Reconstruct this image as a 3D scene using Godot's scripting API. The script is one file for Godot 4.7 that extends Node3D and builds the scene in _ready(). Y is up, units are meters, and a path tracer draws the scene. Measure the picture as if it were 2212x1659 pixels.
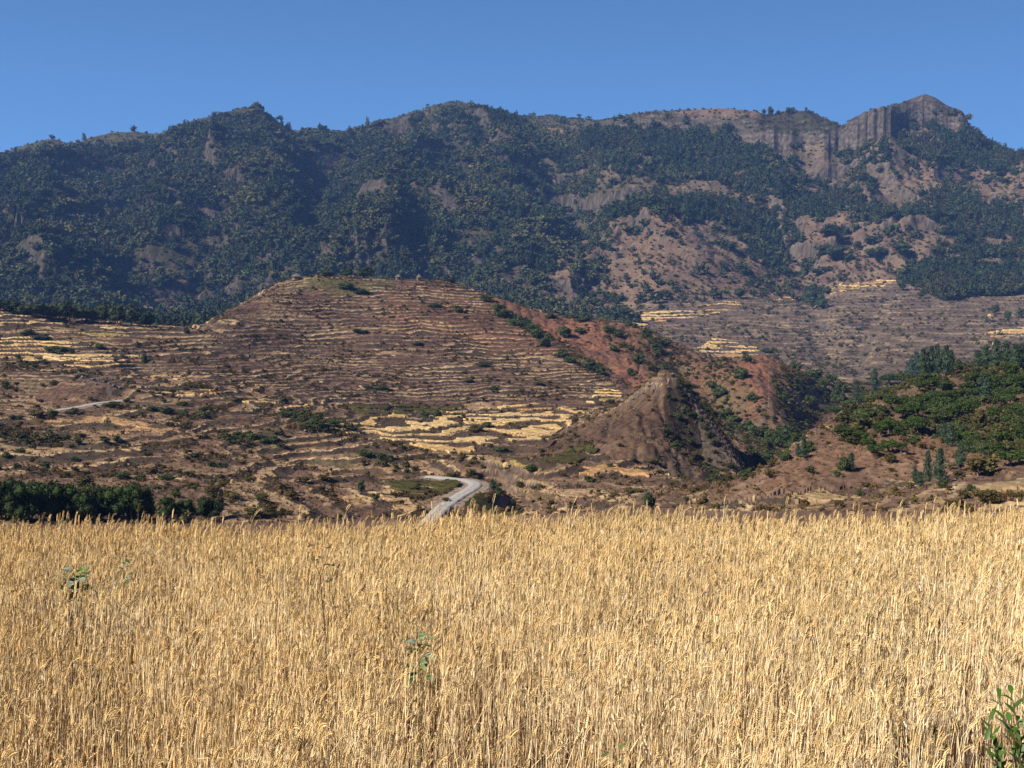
extends Node3D
# A wheat field on a hillside, a terraced valley and a wooded escarpment behind it.
# Sight lines are measured in a 2212 x 1659 frame; every feature gets its own distance in metres.

const FOCAL := 2372.0
const EYE := Vector3(0.0, 2.95, 0.0)
const PITCH := -0.0583
const A0 := -0.62
const A1 := 0.62
const NC := 960                                  # columns of the terrain grid (by bearing)
# rows between one feature line and the next, near to far
const ROWS := [10, 55, 105, 90, 130, 170, 14, 70, 130, 110, 95, 80, 50, 45, 8]

var NR := 0
var row_band := PackedInt32Array()
var row_s := PackedFloat32Array()
var gd := PackedFloat32Array()                   # forward distance of each grid point
var gh := PackedFloat32Array()                   # height
var gm := PackedInt32Array()                     # land cover bits
var gk := PackedInt32Array()                     # terrace level (0 = none)
var gf := PackedFloat32Array()                   # place on the terrace step: 0..0.6 tread, 0.6..1 riser
var gc := PackedColorArray()
var used_names := {}
var leaf_mat: StandardMaterial3D
var earth_mat: StandardMaterial3D
var crop_mat: StandardMaterial3D
var wood_mat: StandardMaterial3D
var dry_mat: StandardMaterial3D

enum {RED = 1, OLIVE = 2, GOLD = 4, WOOD = 8, BARE = 16, SCRUB_AND_SHADE = 32, ROCK = 64, PLAIN = 128, TAN = 256, ROADBED = 512, GRASSY = 1024}  # the scrub bit also marks slopes darkened to stand in for shade

# ---------------------------------------------------------------- helpers
func noise(sd: int, freq: float, octaves := 3, kind := FastNoiseLite.TYPE_SIMPLEX_SMOOTH, fractal := FastNoiseLite.FRACTAL_FBM) -> FastNoiseLite:
	var n := FastNoiseLite.new()
	n.seed = sd
	n.frequency = freq
	n.noise_type = kind
	n.fractal_type = fractal
	n.fractal_octaves = octaves
	return n

func hash01(a: int, b: int, c: int = 0) -> float:
	var h := (a * 374761393 + b * 668265263 + c * 2147483647 + 1013) & 0x7fffffff
	h = ((h ^ (h >> 13)) * 1274126177) & 0x7fffffff
	h = h ^ (h >> 16)
	return float(h & 0xffff) / 65535.0

func numbered(called: String) -> String:
	var n: int = used_names.get(called, -1) + 1
	used_names[called] = n
	return called if n == 0 else "%s_%03d" % [called, n]

func tag(o: Node, label: String, category := "", group := "", kind := "") -> void:
	if label: o.set_meta("label", label)
	if category: o.set_meta("category", category)
	if group: o.set_meta("group", group)
	if kind: o.set_meta("kind", kind)

func top(o: Node3D, called: String) -> Node3D:
	o.name = numbered(called)
	add_child(o, true)
	return o

func part(parent: Node3D, called: String, mesh: Mesh, mat: Material = null) -> MeshInstance3D:
	var o := MeshInstance3D.new()
	o.name = called
	o.mesh = mesh
	if mat: o.material_override = mat
	parent.add_child(o, true)
	return o

func ray(x: float, y: float) -> Vector2:         # sight line -> (bearing x/forward, rise/forward)
	var cx := (x - 1106.0) / FOCAL
	var cy := (829.5 - y) / FOCAL
	var f := cos(PITCH) - cy * sin(PITCH)
	return Vector2(cx / f, (cy * cos(PITCH) + sin(PITCH)) / f)

func spot(x: float, y: float, d: float) -> Vector3:
	var r := ray(x, y)
	return Vector3(r.x * d, EYE.y + r.y * d, -d)

func line_at(line: Array, blur: int) -> Array:   # feature line -> per column [distance, rise]
	var n := line.size() / 3
	var a := PackedFloat32Array()
	var m := PackedFloat32Array()
	var d := PackedFloat32Array()
	for k in n:
		var r := ray(line[k * 3], line[k * 3 + 1])
		a.append(r.x)
		m.append(r.y)
		d.append(line[k * 3 + 2])
	var dd := PackedFloat32Array()
	var mm := PackedFloat32Array()
	dd.resize(NC)
	mm.resize(NC)
	var k := 0
	for i in NC:
		var b: float = lerpf(A0, A1, float(i) / (NC - 1))
		while k < n - 2 and b > a[k + 1]: k += 1
		var t := clampf((b - a[k]) / (a[k + 1] - a[k]), 0.0, 1.0)
		dd[i] = lerpf(d[k], d[k + 1], t)
		mm[i] = lerpf(m[k], m[k + 1], t)
	for pass_ in 2:
		for arr in [dd, mm]:
			pass
		dd = blurred(dd, mini(maxi(blur, 4), 12))
		mm = blurred(mm, blur)
	return [dd, mm]

func blurred(v: PackedFloat32Array, w: int) -> PackedFloat32Array:
	if w < 1: return v
	var out := PackedFloat32Array()
	out.resize(v.size())
	var sum := 0.0
	var n := v.size()
	for i in range(-w, w + 1): sum += v[clampi(i, 0, n - 1)]
	for i in n:
		out[i] = sum / (2 * w + 1)
		sum += v[mini(i + w + 1, n - 1)] - v[maxi(i - w, 0)]
	return out

func cast(x: float, y: float) -> Vector2:        # where a sight line meets the ground: (column, distance)
	var r := ray(x, y)
	var ci := (r.x - A0) / (A1 - A0) * (NC - 1)
	var i := clampi(int(round(ci)), 0, NC - 1)
	var pm := -9.0
	var best := -9.0
	var best_d := 0.0
	for j in range(8, NR):
		var at := j * NC + i
		var m := (gh[at] - EYE.y) / gd[at]
		if m >= r.y:
			var t := clampf((r.y - pm) / maxf(m - pm, 1e-6), 0.0, 1.0) if j > 8 else 1.0
			return Vector2(ci, lerpf(gd[at - NC], gd[at], t))
		if m > best:
			best = m
			best_d = gd[at]
		pm = m
	return Vector2(ci, best_d)

func row_of(i: int, d: float) -> int:
	var lo := 0
	var hi := NR - 1
	while hi - lo > 1:
		var mid := (lo + hi) / 2
		if gd[mid * NC + i] <= d: lo = mid
		else: hi = mid
	return lo

func ground(ci: float, d: float) -> float:
	var i := clampi(int(ci), 0, NC - 2)
	var t := clampf(ci - i, 0.0, 1.0)
	var h := PackedFloat32Array([0, 0])
	for k in 2:
		var j := row_of(i + k, d)
		var at := j * NC + i + k
		h[k] = lerpf(gh[at], gh[at + NC], clampf((d - gd[at]) / maxf(gd[at + NC] - gd[at], 1e-4), 0.0, 1.0))
	return lerpf(h[0], h[1], t)

func bearing(ci: float) -> float:
	return lerpf(A0, A1, ci / (NC - 1))

func on_ground(x: float, y: float) -> Vector3:
	var c := cast(x, y)
	return Vector3(bearing(c.x) * c.y, ground(c.x, c.y), -c.y)

var edge_noise: FastNoiseLite

func cover(bits: int, pts: Array, rough := 0.012) -> void:   # a patch of land cover, outlined on the ground
	var n := pts.size() / 2
	var c := PackedFloat32Array()
	var d := PackedFloat32Array()
	for k in n:
		var v := cast(pts[k * 2], pts[k * 2 + 1])
		c.append(v.x)
		d.append(v.y)
	var lo := NC
	var hi := 0
	for v in c:
		lo = mini(lo, int(ceil(v)))
		hi = maxi(hi, int(floor(v)))
	for i in range(maxi(lo, 0), mini(hi, NC - 1) + 1):
		var cuts := []
		for k in n:
			var q := (k + 1) % n
			if (c[k] <= i) != (c[q] <= i):
				cuts.append(lerpf(d[k], d[q], (i - c[k]) / (c[q] - c[k])))
		cuts.sort()
		for k in cuts.size() / 2:
			var d0: float = cuts[k * 2] * (1.0 + rough * edge_noise.get_noise_2d(i * 1.6, cuts[k * 2] * 0.3))
			var d1: float = cuts[k * 2 + 1] * (1.0 + rough * edge_noise.get_noise_2d(i * 1.6, 500.0 + cuts[k * 2 + 1] * 0.3))
			for j in range(row_of(i, d0) + 1, row_of(i, d1) + 1):
				gm[j * NC + i] |= bits

func fold(amp: float, width: float, pts: Array) -> void:      # a ridge (amp > 0) or gully (amp < 0) along a line on the ground
	var n := pts.size() / 2
	var p: Array[Vector2] = []
	var lo := NC
	var hi := 0
	var dlo := 1e9
	var dhi := 0.0
	for k in n:
		var v := cast(pts[k * 2], pts[k * 2 + 1])
		p.append(Vector2(bearing(v.x) * v.y, v.y))
		lo = mini(lo, int(v.x))
		hi = maxi(hi, int(v.x))
		dlo = minf(dlo, v.y)
		dhi = maxf(dhi, v.y)
	var reach := width * 2.2
	var extra := int(reach / dlo / (A1 - A0) * NC) + 1
	for i in range(maxi(lo - extra, 0), mini(hi + extra, NC - 1) + 1):
		var b := bearing(i)
		for j in range(row_of(i, dlo - reach), row_of(i, dhi + reach) + 1):
			var q := Vector2(b * gd[j * NC + i], gd[j * NC + i])
			var best := 1e9
			for k in n - 1:
				best = minf(best, q.distance_squared_to(Geometry2D.get_closest_point_to_segment(q, p[k], p[k + 1])))
			if best < reach * reach:
				gh[j * NC + i] += amp * exp(-best / (width * width))

func st_new() -> SurfaceTool:
	var st := SurfaceTool.new()
	st.begin(Mesh.PRIMITIVE_TRIANGLES)
	return st

func tri(st: SurfaceTool, a: Vector3, b: Vector3, c: Vector3, col: Color) -> void:
	st.set_color(col)
	st.add_vertex(a)
	st.add_vertex(b)
	st.add_vertex(c)

func quad(st: SurfaceTool, a: Vector3, b: Vector3, c: Vector3, d: Vector3, col: Color) -> void:
	tri(st, a, b, c, col)
	tri(st, a, c, d, col)

func done(st: SurfaceTool) -> ArrayMesh:
	st.generate_normals()
	return st.commit()

func tube(st: SurfaceTool, pts: Array, radii: Array, sides: int, col: Color) -> void:
	var rings := []
	for k in pts.size():
		var dir: Vector3 = (pts[mini(k + 1, pts.size() - 1)] - pts[maxi(k - 1, 0)]).normalized()
		var side := dir.cross(Vector3(0.31, 0.2, 0.93)).normalized()
		var up := side.cross(dir)
		var ring := []
		for s in sides:
			var t := TAU * s / sides
			ring.append(pts[k] + (side * cos(t) + up * sin(t)) * radii[k])
		rings.append(ring)
	for k in pts.size() - 1:
		for s in sides:
			var q := (s + 1) % sides
			quad(st, rings[k][s], rings[k][q], rings[k + 1][q], rings[k + 1][s], col)

func lumpy(st: SurfaceTool, rng: RandomNumberGenerator, at: Vector3, r: Vector3, rough: float, col: Color, rings := 4, sides := 6) -> void:
	var pts := []
	for k in rings + 1:
		var v := PI * k / rings
		var ring := []
		for s in sides:
			var u := TAU * (s + 0.5 * (k % 2)) / sides
			var w := 1.0 + rng.randf_range(-rough, rough)
			ring.append(at + Vector3(cos(u) * sin(v) * r.x, cos(v) * r.y, sin(u) * sin(v) * r.z) * w)
		pts.append(ring)
	for k in rings:
		for s in sides:
			var q := (s + 1) % sides
			var cc := col * rng.randf_range(0.88, 1.12)
			cc.a = 1.0
			tri(st, pts[k][s], pts[k][q], pts[k + 1][q], cc)
			tri(st, pts[k][s], pts[k + 1][q], pts[k + 1][s], cc)

func leaf(st: SurfaceTool, rng: RandomNumberGenerator, at: Vector3, outward: Vector3, size: float, col: Color) -> void:
	var dir := (outward + Vector3(rng.randfn(), rng.randfn(), rng.randfn()) * 0.7).normalized()
	var side := dir.cross(Vector3(rng.randfn(), rng.randfn(), rng.randfn()).normalized()).normalized()
	var nrm := side.cross(dir)
	var w := size * rng.randf_range(0.28, 0.5)
	var tip := at + dir * size
	var mid := at + dir * size * 0.5 + nrm * size * 0.12
	tri(st, at, mid - side * w, tip, col)
	tri(st, at, tip, mid + side * w, col)

# ---------------------------------------------------------------- terrain
func lay_terrain() -> void:
	for k in ROWS.size():
		for r in ROWS[k]:
			row_band.append(k)
			row_s.append(float(r) / ROWS[k])
	row_band.append(ROWS.size() - 1)
	row_s.append(1.0)
	NR = row_band.size()
	gd.resize(NR * NC)
	gh.resize(NR * NC)
	gm.resize(NR * NC)
	gk.resize(NR * NC)
	gf.resize(NR * NC)
	gc.resize(NR * NC)
	var lines := [
		[-400, 1650, 14.6, 2600, 1630, 14.6],
		[-400, 1140, 100, 0, 1137, 105, 500, 1132, 120, 900, 1120, 150, 1100, 1114, 155, 1435, 1106, 140, 1560, 1102, 125, 1850, 1106, 105, 2212, 1110, 95, 2600, 1110, 90],
		[-400, 1010, 160, 0, 1015, 165, 300, 1010, 172, 500, 1020, 172, 700, 1015, 190, 830, 1032, 190, 950, 1046, 186, 1040, 1042, 190, 1120, 1028, 196, 1300, 1012, 205, 1435, 1012, 205, 1520, 1040, 188, 1580, 1058, 170, 1640, 1048, 160, 1700, 1030, 155, 1850, 1005, 152, 2000, 992, 150, 2212, 975, 150, 2600, 950, 150],
		[-400, 915, 210, 0, 920, 215, 230, 912, 225, 400, 932, 215, 600, 935, 228, 800, 962, 236, 1000, 965, 240, 1100, 953, 248, 1200, 945, 255, 1260, 920, 259, 1320, 888, 263, 1386, 860, 266, 1426, 839, 268, 1444, 830, 268, 1462, 838, 266, 1496, 866, 260, 1544, 910, 252, 1590, 960, 242, 1640, 1018, 215, 1690, 985, 195, 1740, 955, 197, 1800, 928, 205, 1850, 900, 218, 1900, 870, 236, 1950, 838, 252, 2000, 812, 262, 2100, 792, 272, 2212, 766, 282, 2600, 730, 300],
		[-400, 830, 265, 0, 842, 270, 200, 850, 265, 430, 855, 275, 700, 880, 290, 900, 900, 300, 1100, 900, 305, 1250, 882, 315, 1350, 880, 318, 1435, 890, 320, 1540, 940, 312, 1600, 985, 300, 1650, 1008, 270, 1690, 1015, 240, 1760, 1000, 250, 1850, 960, 290, 2000, 900, 330, 2212, 850, 350, 2600, 800, 360],
		[-400, 760, 340, 0, 768, 340, 200, 775, 335, 430, 780, 345, 700, 760, 400, 900, 768, 400, 1100, 790, 392, 1280, 802, 390, 1435, 815, 388, 1560, 872, 372, 1640, 932, 345, 1690, 968, 322, 1760, 905, 370, 1833, 850, 420, 1900, 842, 450, 2212, 815, 450, 2600, 780, 450],
		[-400, 640, 430, 0, 664, 430, 43, 671, 430, 150, 690, 430, 330, 703, 435, 400, 706, 436, 435, 702, 438, 460, 690, 445, 500, 666, 465, 560, 633, 492, 600, 612, 504, 640, 600, 512, 690, 591, 522, 770, 599, 532, 870, 601, 536, 960, 608, 532, 1060, 641, 520, 1110, 656, 515, 1150, 668, 510, 1230, 686, 500, 1330, 699, 490, 1400, 718, 480, 1470, 750, 466, 1530, 768, 456, 1600, 776, 446, 1650, 770, 440, 1690, 786, 436, 1726, 799, 440, 1800, 829, 460, 1833, 838, 470, 1900, 838, 490, 2212, 812, 520, 2600, 770, 520],
		[-400, 700, 560, 0, 716, 560, 430, 736, 580, 700, 692, 680, 960, 692, 690, 1150, 722, 680, 1330, 737, 640, 1470, 782, 600, 1600, 805, 590, 1726, 818, 570, 1833, 834, 560, 1900, 830, 580, 2212, 803, 640, 2600, 760, 640],
		[-400, 690, 820, 0, 703, 850, 430, 704, 900, 700, 645, 1000, 960, 642, 1000, 1150, 664, 950, 1250, 684, 900, 1330, 692, 850, 1470, 730, 790, 1600, 738, 780, 1726, 760, 740, 1833, 785, 700, 2000, 748, 740, 2212, 742, 760, 2600, 720, 760],
		[-400, 590, 1040, 0, 602, 1050, 430, 612, 1080, 700, 545, 1150, 960, 545, 1180, 1100, 580, 1130, 1150, 600, 1090, 1230, 590, 1040, 1330, 642, 1000, 1470, 648, 1000, 1600, 634, 1030, 1750, 608, 1070, 1900, 602, 1090, 2000, 632, 1040, 2212, 605, 1060, 2600, 590, 1060],
		[-400, 490, 1220, 0, 502, 1230, 430, 502, 1250, 700, 442, 1320, 900, 470, 1300, 1100, 470, 1300, 1200, 520, 1220, 1330, 520, 1180, 1470, 486, 1210, 1600, 484, 1230, 1750, 505, 1250, 1900, 500, 1260, 2212, 475, 1250, 2600, 470, 1250],
		[-400, 400, 1400, 0, 412, 1400, 430, 402, 1420, 700, 352, 1480, 900, 362, 1480, 1100, 372, 1480, 1200, 422, 1400, 1330, 420, 1350, 1470, 400, 1375, 1600, 390, 1380, 1680, 400, 1380, 1900, 392, 1370, 2050, 384, 1370, 2212, 372, 1390, 2600, 370, 1390],
		[-400, 355, 1490, 0, 352, 1500, 200, 330, 1530, 330, 318, 1545, 430, 306, 1560, 490, 313, 1562, 570, 318, 1566, 640, 316, 1590, 745, 306, 1610, 800, 313, 1615, 850, 306, 1620, 930, 281, 1635, 990, 269, 1640, 1060, 273, 1640, 1095, 287, 1640, 1150, 318, 1600, 1240, 300, 1580, 1272, 285, 1560, 1320, 285, 1550, 1400, 285, 1530, 1440, 287, 1520, 1480, 292, 1515, 1560, 301, 1500, 1610, 312, 1480, 1640, 370, 1440, 1700, 366, 1435, 1740, 336, 1440, 1820, 331, 1440, 1832, 328, 1425, 1907, 330, 1418, 1932, 332, 1418, 1946, 300, 1460, 1960, 274, 1478, 2085, 271, 1480, 2094, 278, 1485, 2150, 327, 1495, 2212, 350, 1505, 2600, 372, 1520],
		[-400, 350, 1510, 0, 344, 1525, 200, 313, 1550, 330, 304, 1565, 430, 286, 1585, 490, 290, 1580, 570, 288, 1585, 640, 302, 1610, 745, 291, 1630, 800, 278, 1640, 850, 268, 1645, 930, 247, 1660, 990, 240, 1665, 1060, 249, 1665, 1095, 264, 1665, 1150, 296, 1640, 1240, 285, 1600, 1272, 272, 1580, 1320, 263, 1570, 1400, 253, 1552, 1440, 254, 1540, 1480, 270, 1530, 1560, 276, 1515, 1610, 286, 1498, 1640, 308, 1465, 1700, 302, 1460, 1740, 288, 1460, 1820, 288, 1460, 1832, 270, 1445, 1907, 254, 1438, 1932, 260, 1440, 1946, 262, 1475, 1960, 240, 1488, 2085, 248, 1490, 2094, 272, 1495, 2150, 318, 1505, 2212, 344, 1515, 2600, 368, 1530],
		[-400, 375, 1600, -100, 352, 1600, 0, 335, 1600, 30, 322, 1600, 60, 313, 1600, 90, 308, 1600, 112, 304, 1600, 130, 306, 1600, 145, 312, 1600, 162, 312, 1600, 190, 300, 1605, 230, 291, 1610, 255, 286, 1610, 290, 287, 1610, 345, 291, 1620, 380, 275, 1620, 415, 265, 1625, 440, 262, 1630, 515, 260, 1640, 530, 256, 1640, 545, 254, 1640, 562, 257, 1640, 572, 264, 1640, 590, 275, 1650, 615, 283, 1660, 635, 287, 1660, 680, 284, 1660, 730, 282, 1665, 745, 285, 1665, 765, 276, 1670, 800, 268, 1680, 850, 258, 1690, 880, 250, 1700, 900, 242, 1700, 925, 235, 1710, 950, 228, 1720, 990, 222, 1720, 1030, 228, 1720, 1065, 238, 1720, 1080, 248, 1730, 1100, 256, 1900, 1130, 260, 2000, 1200, 264, 2000, 1260, 266, 1900, 1278, 267, 1680, 1310, 258, 1640, 1360, 250, 1630, 1440, 241, 1610, 1480, 238, 1600, 1560, 236, 1580, 1600, 237, 1570, 1640, 242, 1565, 1655, 250, 1600, 1670, 252, 1650, 1690, 246, 1650, 1740, 242, 1650, 1760, 250, 1650, 1790, 265, 1640, 1812, 275, 1600, 1828, 276, 1530, 1833, 268, 1510, 1870, 250, 1500, 1900, 240, 1500, 1930, 228, 1500, 1970, 215, 1500, 1988, 207, 1500, 2000, 205, 1500, 2012, 209, 1500, 2030, 217, 1500, 2050, 230, 1500, 2078, 238, 1500, 2085, 246, 1500, 2088, 264, 1505, 2110, 285, 1510, 2150, 310, 1515, 2212, 337, 1525, 2350, 370, 1540, 2600, 380, 1540],
		[-400, 420, 1900, 1100, 300, 2300, 2600, 430, 1900],
	]
	var blur := [30, 14, 10, 4, 14, 16, 2, 16, 14, 14, 16, 14, 3, 2, 1, 30]
	var ds := []
	var ms := []
	for k in lines.size():
		var l := line_at(lines[k], blur[k])
		ds.append(l[0])
		ms.append(l[1])
	var nk := lines.size()
	var broad := noise(11, 1.0 / 420.0, 4, FastNoiseLite.TYPE_SIMPLEX_SMOOTH, FastNoiseLite.FRACTAL_RIDGED)
	var fine := noise(12, 1.0 / 75.0, 4)
	var crag := noise(13, 1.0 / 26.0, 4)
	var flute := noise(14, 1.0 / 38.0, 3)
	var warp := noise(15, 1.0 / 260.0, 2)
	var hump := noise(16, 1.0 / 46.0, 3)
	for i in NC:
		var d := PackedFloat32Array()
		var h := PackedFloat32Array()
		for k in nk:
			d.append(ds[k][i])
			h.append(EYE.y + ms[k][i] * ds[k][i])
		for k in range(1, nk):
			if d[k] < d[k - 1] + 4.0: d[k] = d[k - 1] + 4.0
		h[0] = -1.6
		var bx := 1106.0 + FOCAL * bearing(i)
		var cliff := 0.0                            # where the rim of the escarpment is a cliff
		for c in [[330, 590, 0.5], [735, 1085, 0.5], [1270, 1440, 0.6], [1440, 1620, 0.6], [1625, 1955, 1.0], [1950, 2100, 0.7]]:
			cliff = maxf(cliff, c[2] * smoothstep(c[0] - 20.0, c[0] + 20.0, bx) * (1.0 - smoothstep(c[1] - 15.0, c[1] + 15.0, bx)))
		var groove := ((absf(flute.get_noise_2d(bearing(i) * 1250.0, 3.0)) * 3.0 - 0.6) * 4.0 + crag.get_noise_2d(bearing(i) * 1900.0, 60.0) * 7.0 + fine.get_noise_2d(bearing(i) * 1400.0, 33.0) * 9.0) * cliff
		var talus := clampf(0.35 + 1.6 * flute.get_noise_2d(bearing(i) * 520.0, 90.0), 0.0, 0.75) * cliff * (1.0 - smoothstep(1800.0, 1830.0, bx))
		h[12] = lerpf(h[12], h[13], talus * 0.75)
		d[12] += groove
		d[13] += groove * 0.75
		var tan_ := PackedFloat32Array()
		tan_.resize(nk)
		for k in nk:
			if k == 0 or k == nk - 1:
				tan_[k] = (h[1] - h[0]) / (d[1] - d[0]) if k == 0 else (h[k] - h[k - 1]) / (d[k] - d[k - 1])
			else:
				var s0 := (h[k] - h[k - 1]) / (d[k] - d[k - 1])
				var s1 := (h[k + 1] - h[k]) / (d[k + 1] - d[k])
				if s0 * s1 <= 0.0: tan_[k] = (s0 + s1) * 0.12
				else: tan_[k] = 2.0 * s0 * s1 / (s0 + s1)
		var b := bearing(i)
		for j in NR:
			var k := row_band[j]
			var s := row_s[j]
			var dd := lerpf(d[k], d[k + 1], s)
			var w := d[k + 1] - d[k]
			var s2 := s * s
			var s3 := s2 * s
			var hh := (2 * s3 - 3 * s2 + 1) * h[k] + (s3 - 2 * s2 + s) * w * tan_[k] + (3 * s2 - 2 * s3) * h[k + 1] + (s3 - s2) * w * tan_[k + 1]
			var x := b * dd
			if k == 12:                             # the cliff band: a talus foot, a steep face cut by ledges, a rim
				var ledge := 0.20 * sin(s * 13.0 + 3.0 * crag.get_noise_2d(x * 0.5, 7.0))
				hh = lerpf(hh, h[k] + (h[k + 1] - h[k]) * clampf(s + ledge * (1.0 - s) * s * 4.0, 0.0, 1.0), cliff)
				dd = lerpf(dd, d[k] + w * (0.25 + 0.75 * s * s) * 1.0, cliff * 0.0)
			if k == 13 and bx > 1250.0:              # ledges between the rim and the top
				var lq := hh / 10.0 + 0.8 * fine.get_noise_2d(x, dd)
				var lf := lq - floorf(lq)
				hh += 10.0 * (smoothstep(0.45, 0.75, lf) - lf) * 0.75 * (1.0 - s)
			if k >= 7:                              # escarpment: spurs, gullies, ledges
				var to_rim := 1.0
				if k == 11: to_rim = 1.0 - 0.8 * s
				elif k == 12: to_rim = 0.2
				elif k == 13: to_rim = 0.2 - 0.14 * s
				elif k == 14: to_rim = 0.06
				var foot := smoothstep(lerpf(780.0, 1010.0, smoothstep(0.04, 0.1, b)), lerpf(1080.0, 1200.0, smoothstep(0.04, 0.1, b)), dd) if k < 10 else 1.0
				var wx := x + 90.0 * warp.get_noise_2d(x, dd)
				var r := broad.get_noise_2d(wx * 1.7, dd * 0.5)
				hh += (r * lerpf(42.0, 20.0, smoothstep(0.0, 0.16, b))) * foot * to_rim
				hh += fine.get_noise_2d(x, dd * 0.7) * 9.0 * foot * maxf(to_rim, 0.05)
				hh += crag.get_noise_3d(x * 1.2, hh * 1.6, dd) * (0.8 + 3.4 * foot) * (maxf(to_rim, 0.22) if k != 12 else 0.8 * (1.0 - s * 0.6))
				if k >= 9:
					var m := clampf(fine.get_noise_2d(x * 0.35 + 900.0, dd * 0.35) * 2.4 - 0.1, 0.0, 0.6) * minf(to_rim * 1.4, 1.0) * foot
					var q := (hh + 10.0 * warp.get_noise_2d(x * 3.0, dd * 3.0)) / 34.0
					var qf := q - floorf(q)
					hh += m * 34.0 * (smoothstep(0.62, 0.86, qf) - qf) * 0.7
			elif k >= 1:
				var calm := 1.0
				if k == 1: calm = s
				hh += hump.get_noise_2d(x * 0.7, dd) * (0.6 + dd * 0.005) * calm * (0.55 if k == 3 or k == 4 else 0.85)
			gd[j * NC + i] = dd
			gh[j * NC + i] = hh

func shape_terrain() -> void:
	# spurs and gullies that the eye can follow
	var folds := [
		[26, 70, 1040, 300, 1110, 330, 1150, 370, 1165, 420], [-30, 45, 1175, 330, 1205, 400, 1240, 450, 1215, 520, 1170, 590],
		[24, 60, 540, 300, 560, 360, 600, 420, 590, 480], [-22, 60, 690, 340, 680, 430, 600, 520, 520, 600],
		[26, 60, 380, 360, 330, 430, 320, 520], [-22, 50, 280, 400, 270, 500, 285, 600], [-18, 50, 470, 430, 470, 560, 460, 650],
		[22, 50, 860, 390, 800, 480, 740, 560], [18, 45, 560, 470, 545, 540, 550, 600], [18, 50, 120, 380, 150, 470, 150, 600],
		[-16, 35, 960, 480, 1000, 540, 1010, 590], [22, 50, 940, 470, 870, 520, 800, 560], [24, 45, 1300, 540, 1240, 570, 1190, 620],
		[-12, 25, 1410, 560, 1350, 620, 1310, 670], [20, 50, 1470, 470, 1430, 540, 1390, 600], [-20, 40, 1600, 470, 1690, 520, 1740, 560, 1735, 620],
		[22, 45, 1780, 490, 1850, 500, 1950, 520], [26, 30, 1650, 350, 1640, 390, 1660, 430], [-12, 22, 1740, 330, 1735, 370], [22, 35, 1920, 330, 1890, 380, 1850, 440],
		[-3.5, 7, 1895, 680, 1870, 715, 1855, 760, 1845, 800], [-5, 12, 1740, 560, 1735, 610, 1760, 660, 1770, 720, 1790, 780], [5, 18, 1700, 690, 1760, 700],
		[-5, 9, 1800, 840, 1760, 880, 1730, 920, 1700, 965], [4, 12, 1560, 800, 1620, 850, 1660, 900], [-3.5, 10, 1500, 780, 1560, 850, 1610, 920], [-3, 9, 1440, 760, 1480, 810, 1560, 890],
		[-2.5, 12, 1130, 690, 1230, 740, 1330, 800, 1400, 830], [3, 14, 1080, 670, 1170, 740, 1240, 790],
		[-2.2, 5, 300, 770, 310, 790, 370, 810], [-3, 8, 640, 978, 720, 990, 800, 1003, 880, 1010], [2.4, 9, 620, 962, 740, 968, 830, 985],
		[-2.6, 4, 1068, 1020, 1100, 1040, 1120, 1070, 1130, 1090], [2, 6, 1030, 1005, 1100, 1012, 1180, 1020], [2.4, 9, 0, 818, 100, 826, 220, 848], [-2.4, 9, 20, 850, 130, 856, 200, 862],
		[-1.6, 6, 470, 925, 560, 940, 640, 950], [-1.8, 5, 300, 945, 400, 940], [-1.5, 5, 700, 935, 790, 930],
		[4.5, 8, 1434, 838, 1428, 870, 1420, 905, 1405, 940], [-9.0, 13, 1484, 878, 1498, 912, 1524, 960], [-5.0, 8, 1468, 862, 1478, 890, 1486, 920], [-3.0, 8, 1590, 1040, 1630, 1015, 1690, 985],
		[2.2, 14, 1760, 960, 1700, 1010, 1640, 1060], [-2, 10, 1880, 930, 1830, 990, 1800, 1050], [2.5, 14, 1990, 850, 1940, 930, 1900, 1000], [-2, 9, 2080, 850, 2050, 930, 2010, 1000],
	]
	for f in folds: fold(f[0] * ((1.35 if f[2] < 1300 else 0.8) if absf(f[0]) > 11.0 else 1.0), f[1], f.slice(2))

	edge_noise = noise(21, 0.05, 3)
	cover(PLAIN, [1180, 965, 1270, 905, 1360, 862, 1436, 826, 1500, 860, 1640, 1015, 1640, 1060, 1540, 1090, 1440, 1010, 1300, 985])
	cover(PLAIN, [1050, 650, 1150, 668, 1330, 699, 1530, 768, 1650, 770, 1833, 840, 1690, 985, 1560, 900, 1440, 840, 1300, 800, 1200, 730])
	cover(PLAIN, [1560, 1085, 1690, 985, 1850, 900, 1950, 838, 2212, 766, 2400, 750, 2400, 1010, 2212, 1020, 2000, 1020, 1700, 1060])
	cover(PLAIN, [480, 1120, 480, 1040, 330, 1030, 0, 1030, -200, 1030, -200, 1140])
	cover(RED, [820, 660, 880, 615, 960, 610, 1050, 640, 1150, 670, 1330, 700, 1480, 756, 1600, 790, 1640, 900, 1480, 850, 1330, 800, 1200, 760, 1100, 770, 950, 720, 850, 720])
	cover(RED, [1560, 790, 1650, 770, 1720, 800, 1700, 860, 1640, 880, 1580, 850])
	cover(RED, [1640, 1060, 1720, 970, 1850, 905, 2000, 860, 2212, 850, 2300, 900, 2212, 980, 2000, 985, 1850, 1020])
	cover(GRASSY, [620, 606, 700, 592, 780, 600, 870, 602, 850, 622, 760, 640, 640, 630])
	cover(SCRUB_AND_SHADE, [1060, 655, 1110, 665, 1180, 720, 1250, 760, 1330, 790, 1300, 800, 1200, 745, 1130, 715])
	cover(SCRUB_AND_SHADE, [1330, 702, 1420, 735, 1560, 780, 1640, 870, 1740, 930, 1700, 985, 1600, 950, 1500, 870, 1380, 780, 1300, 730])
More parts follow.
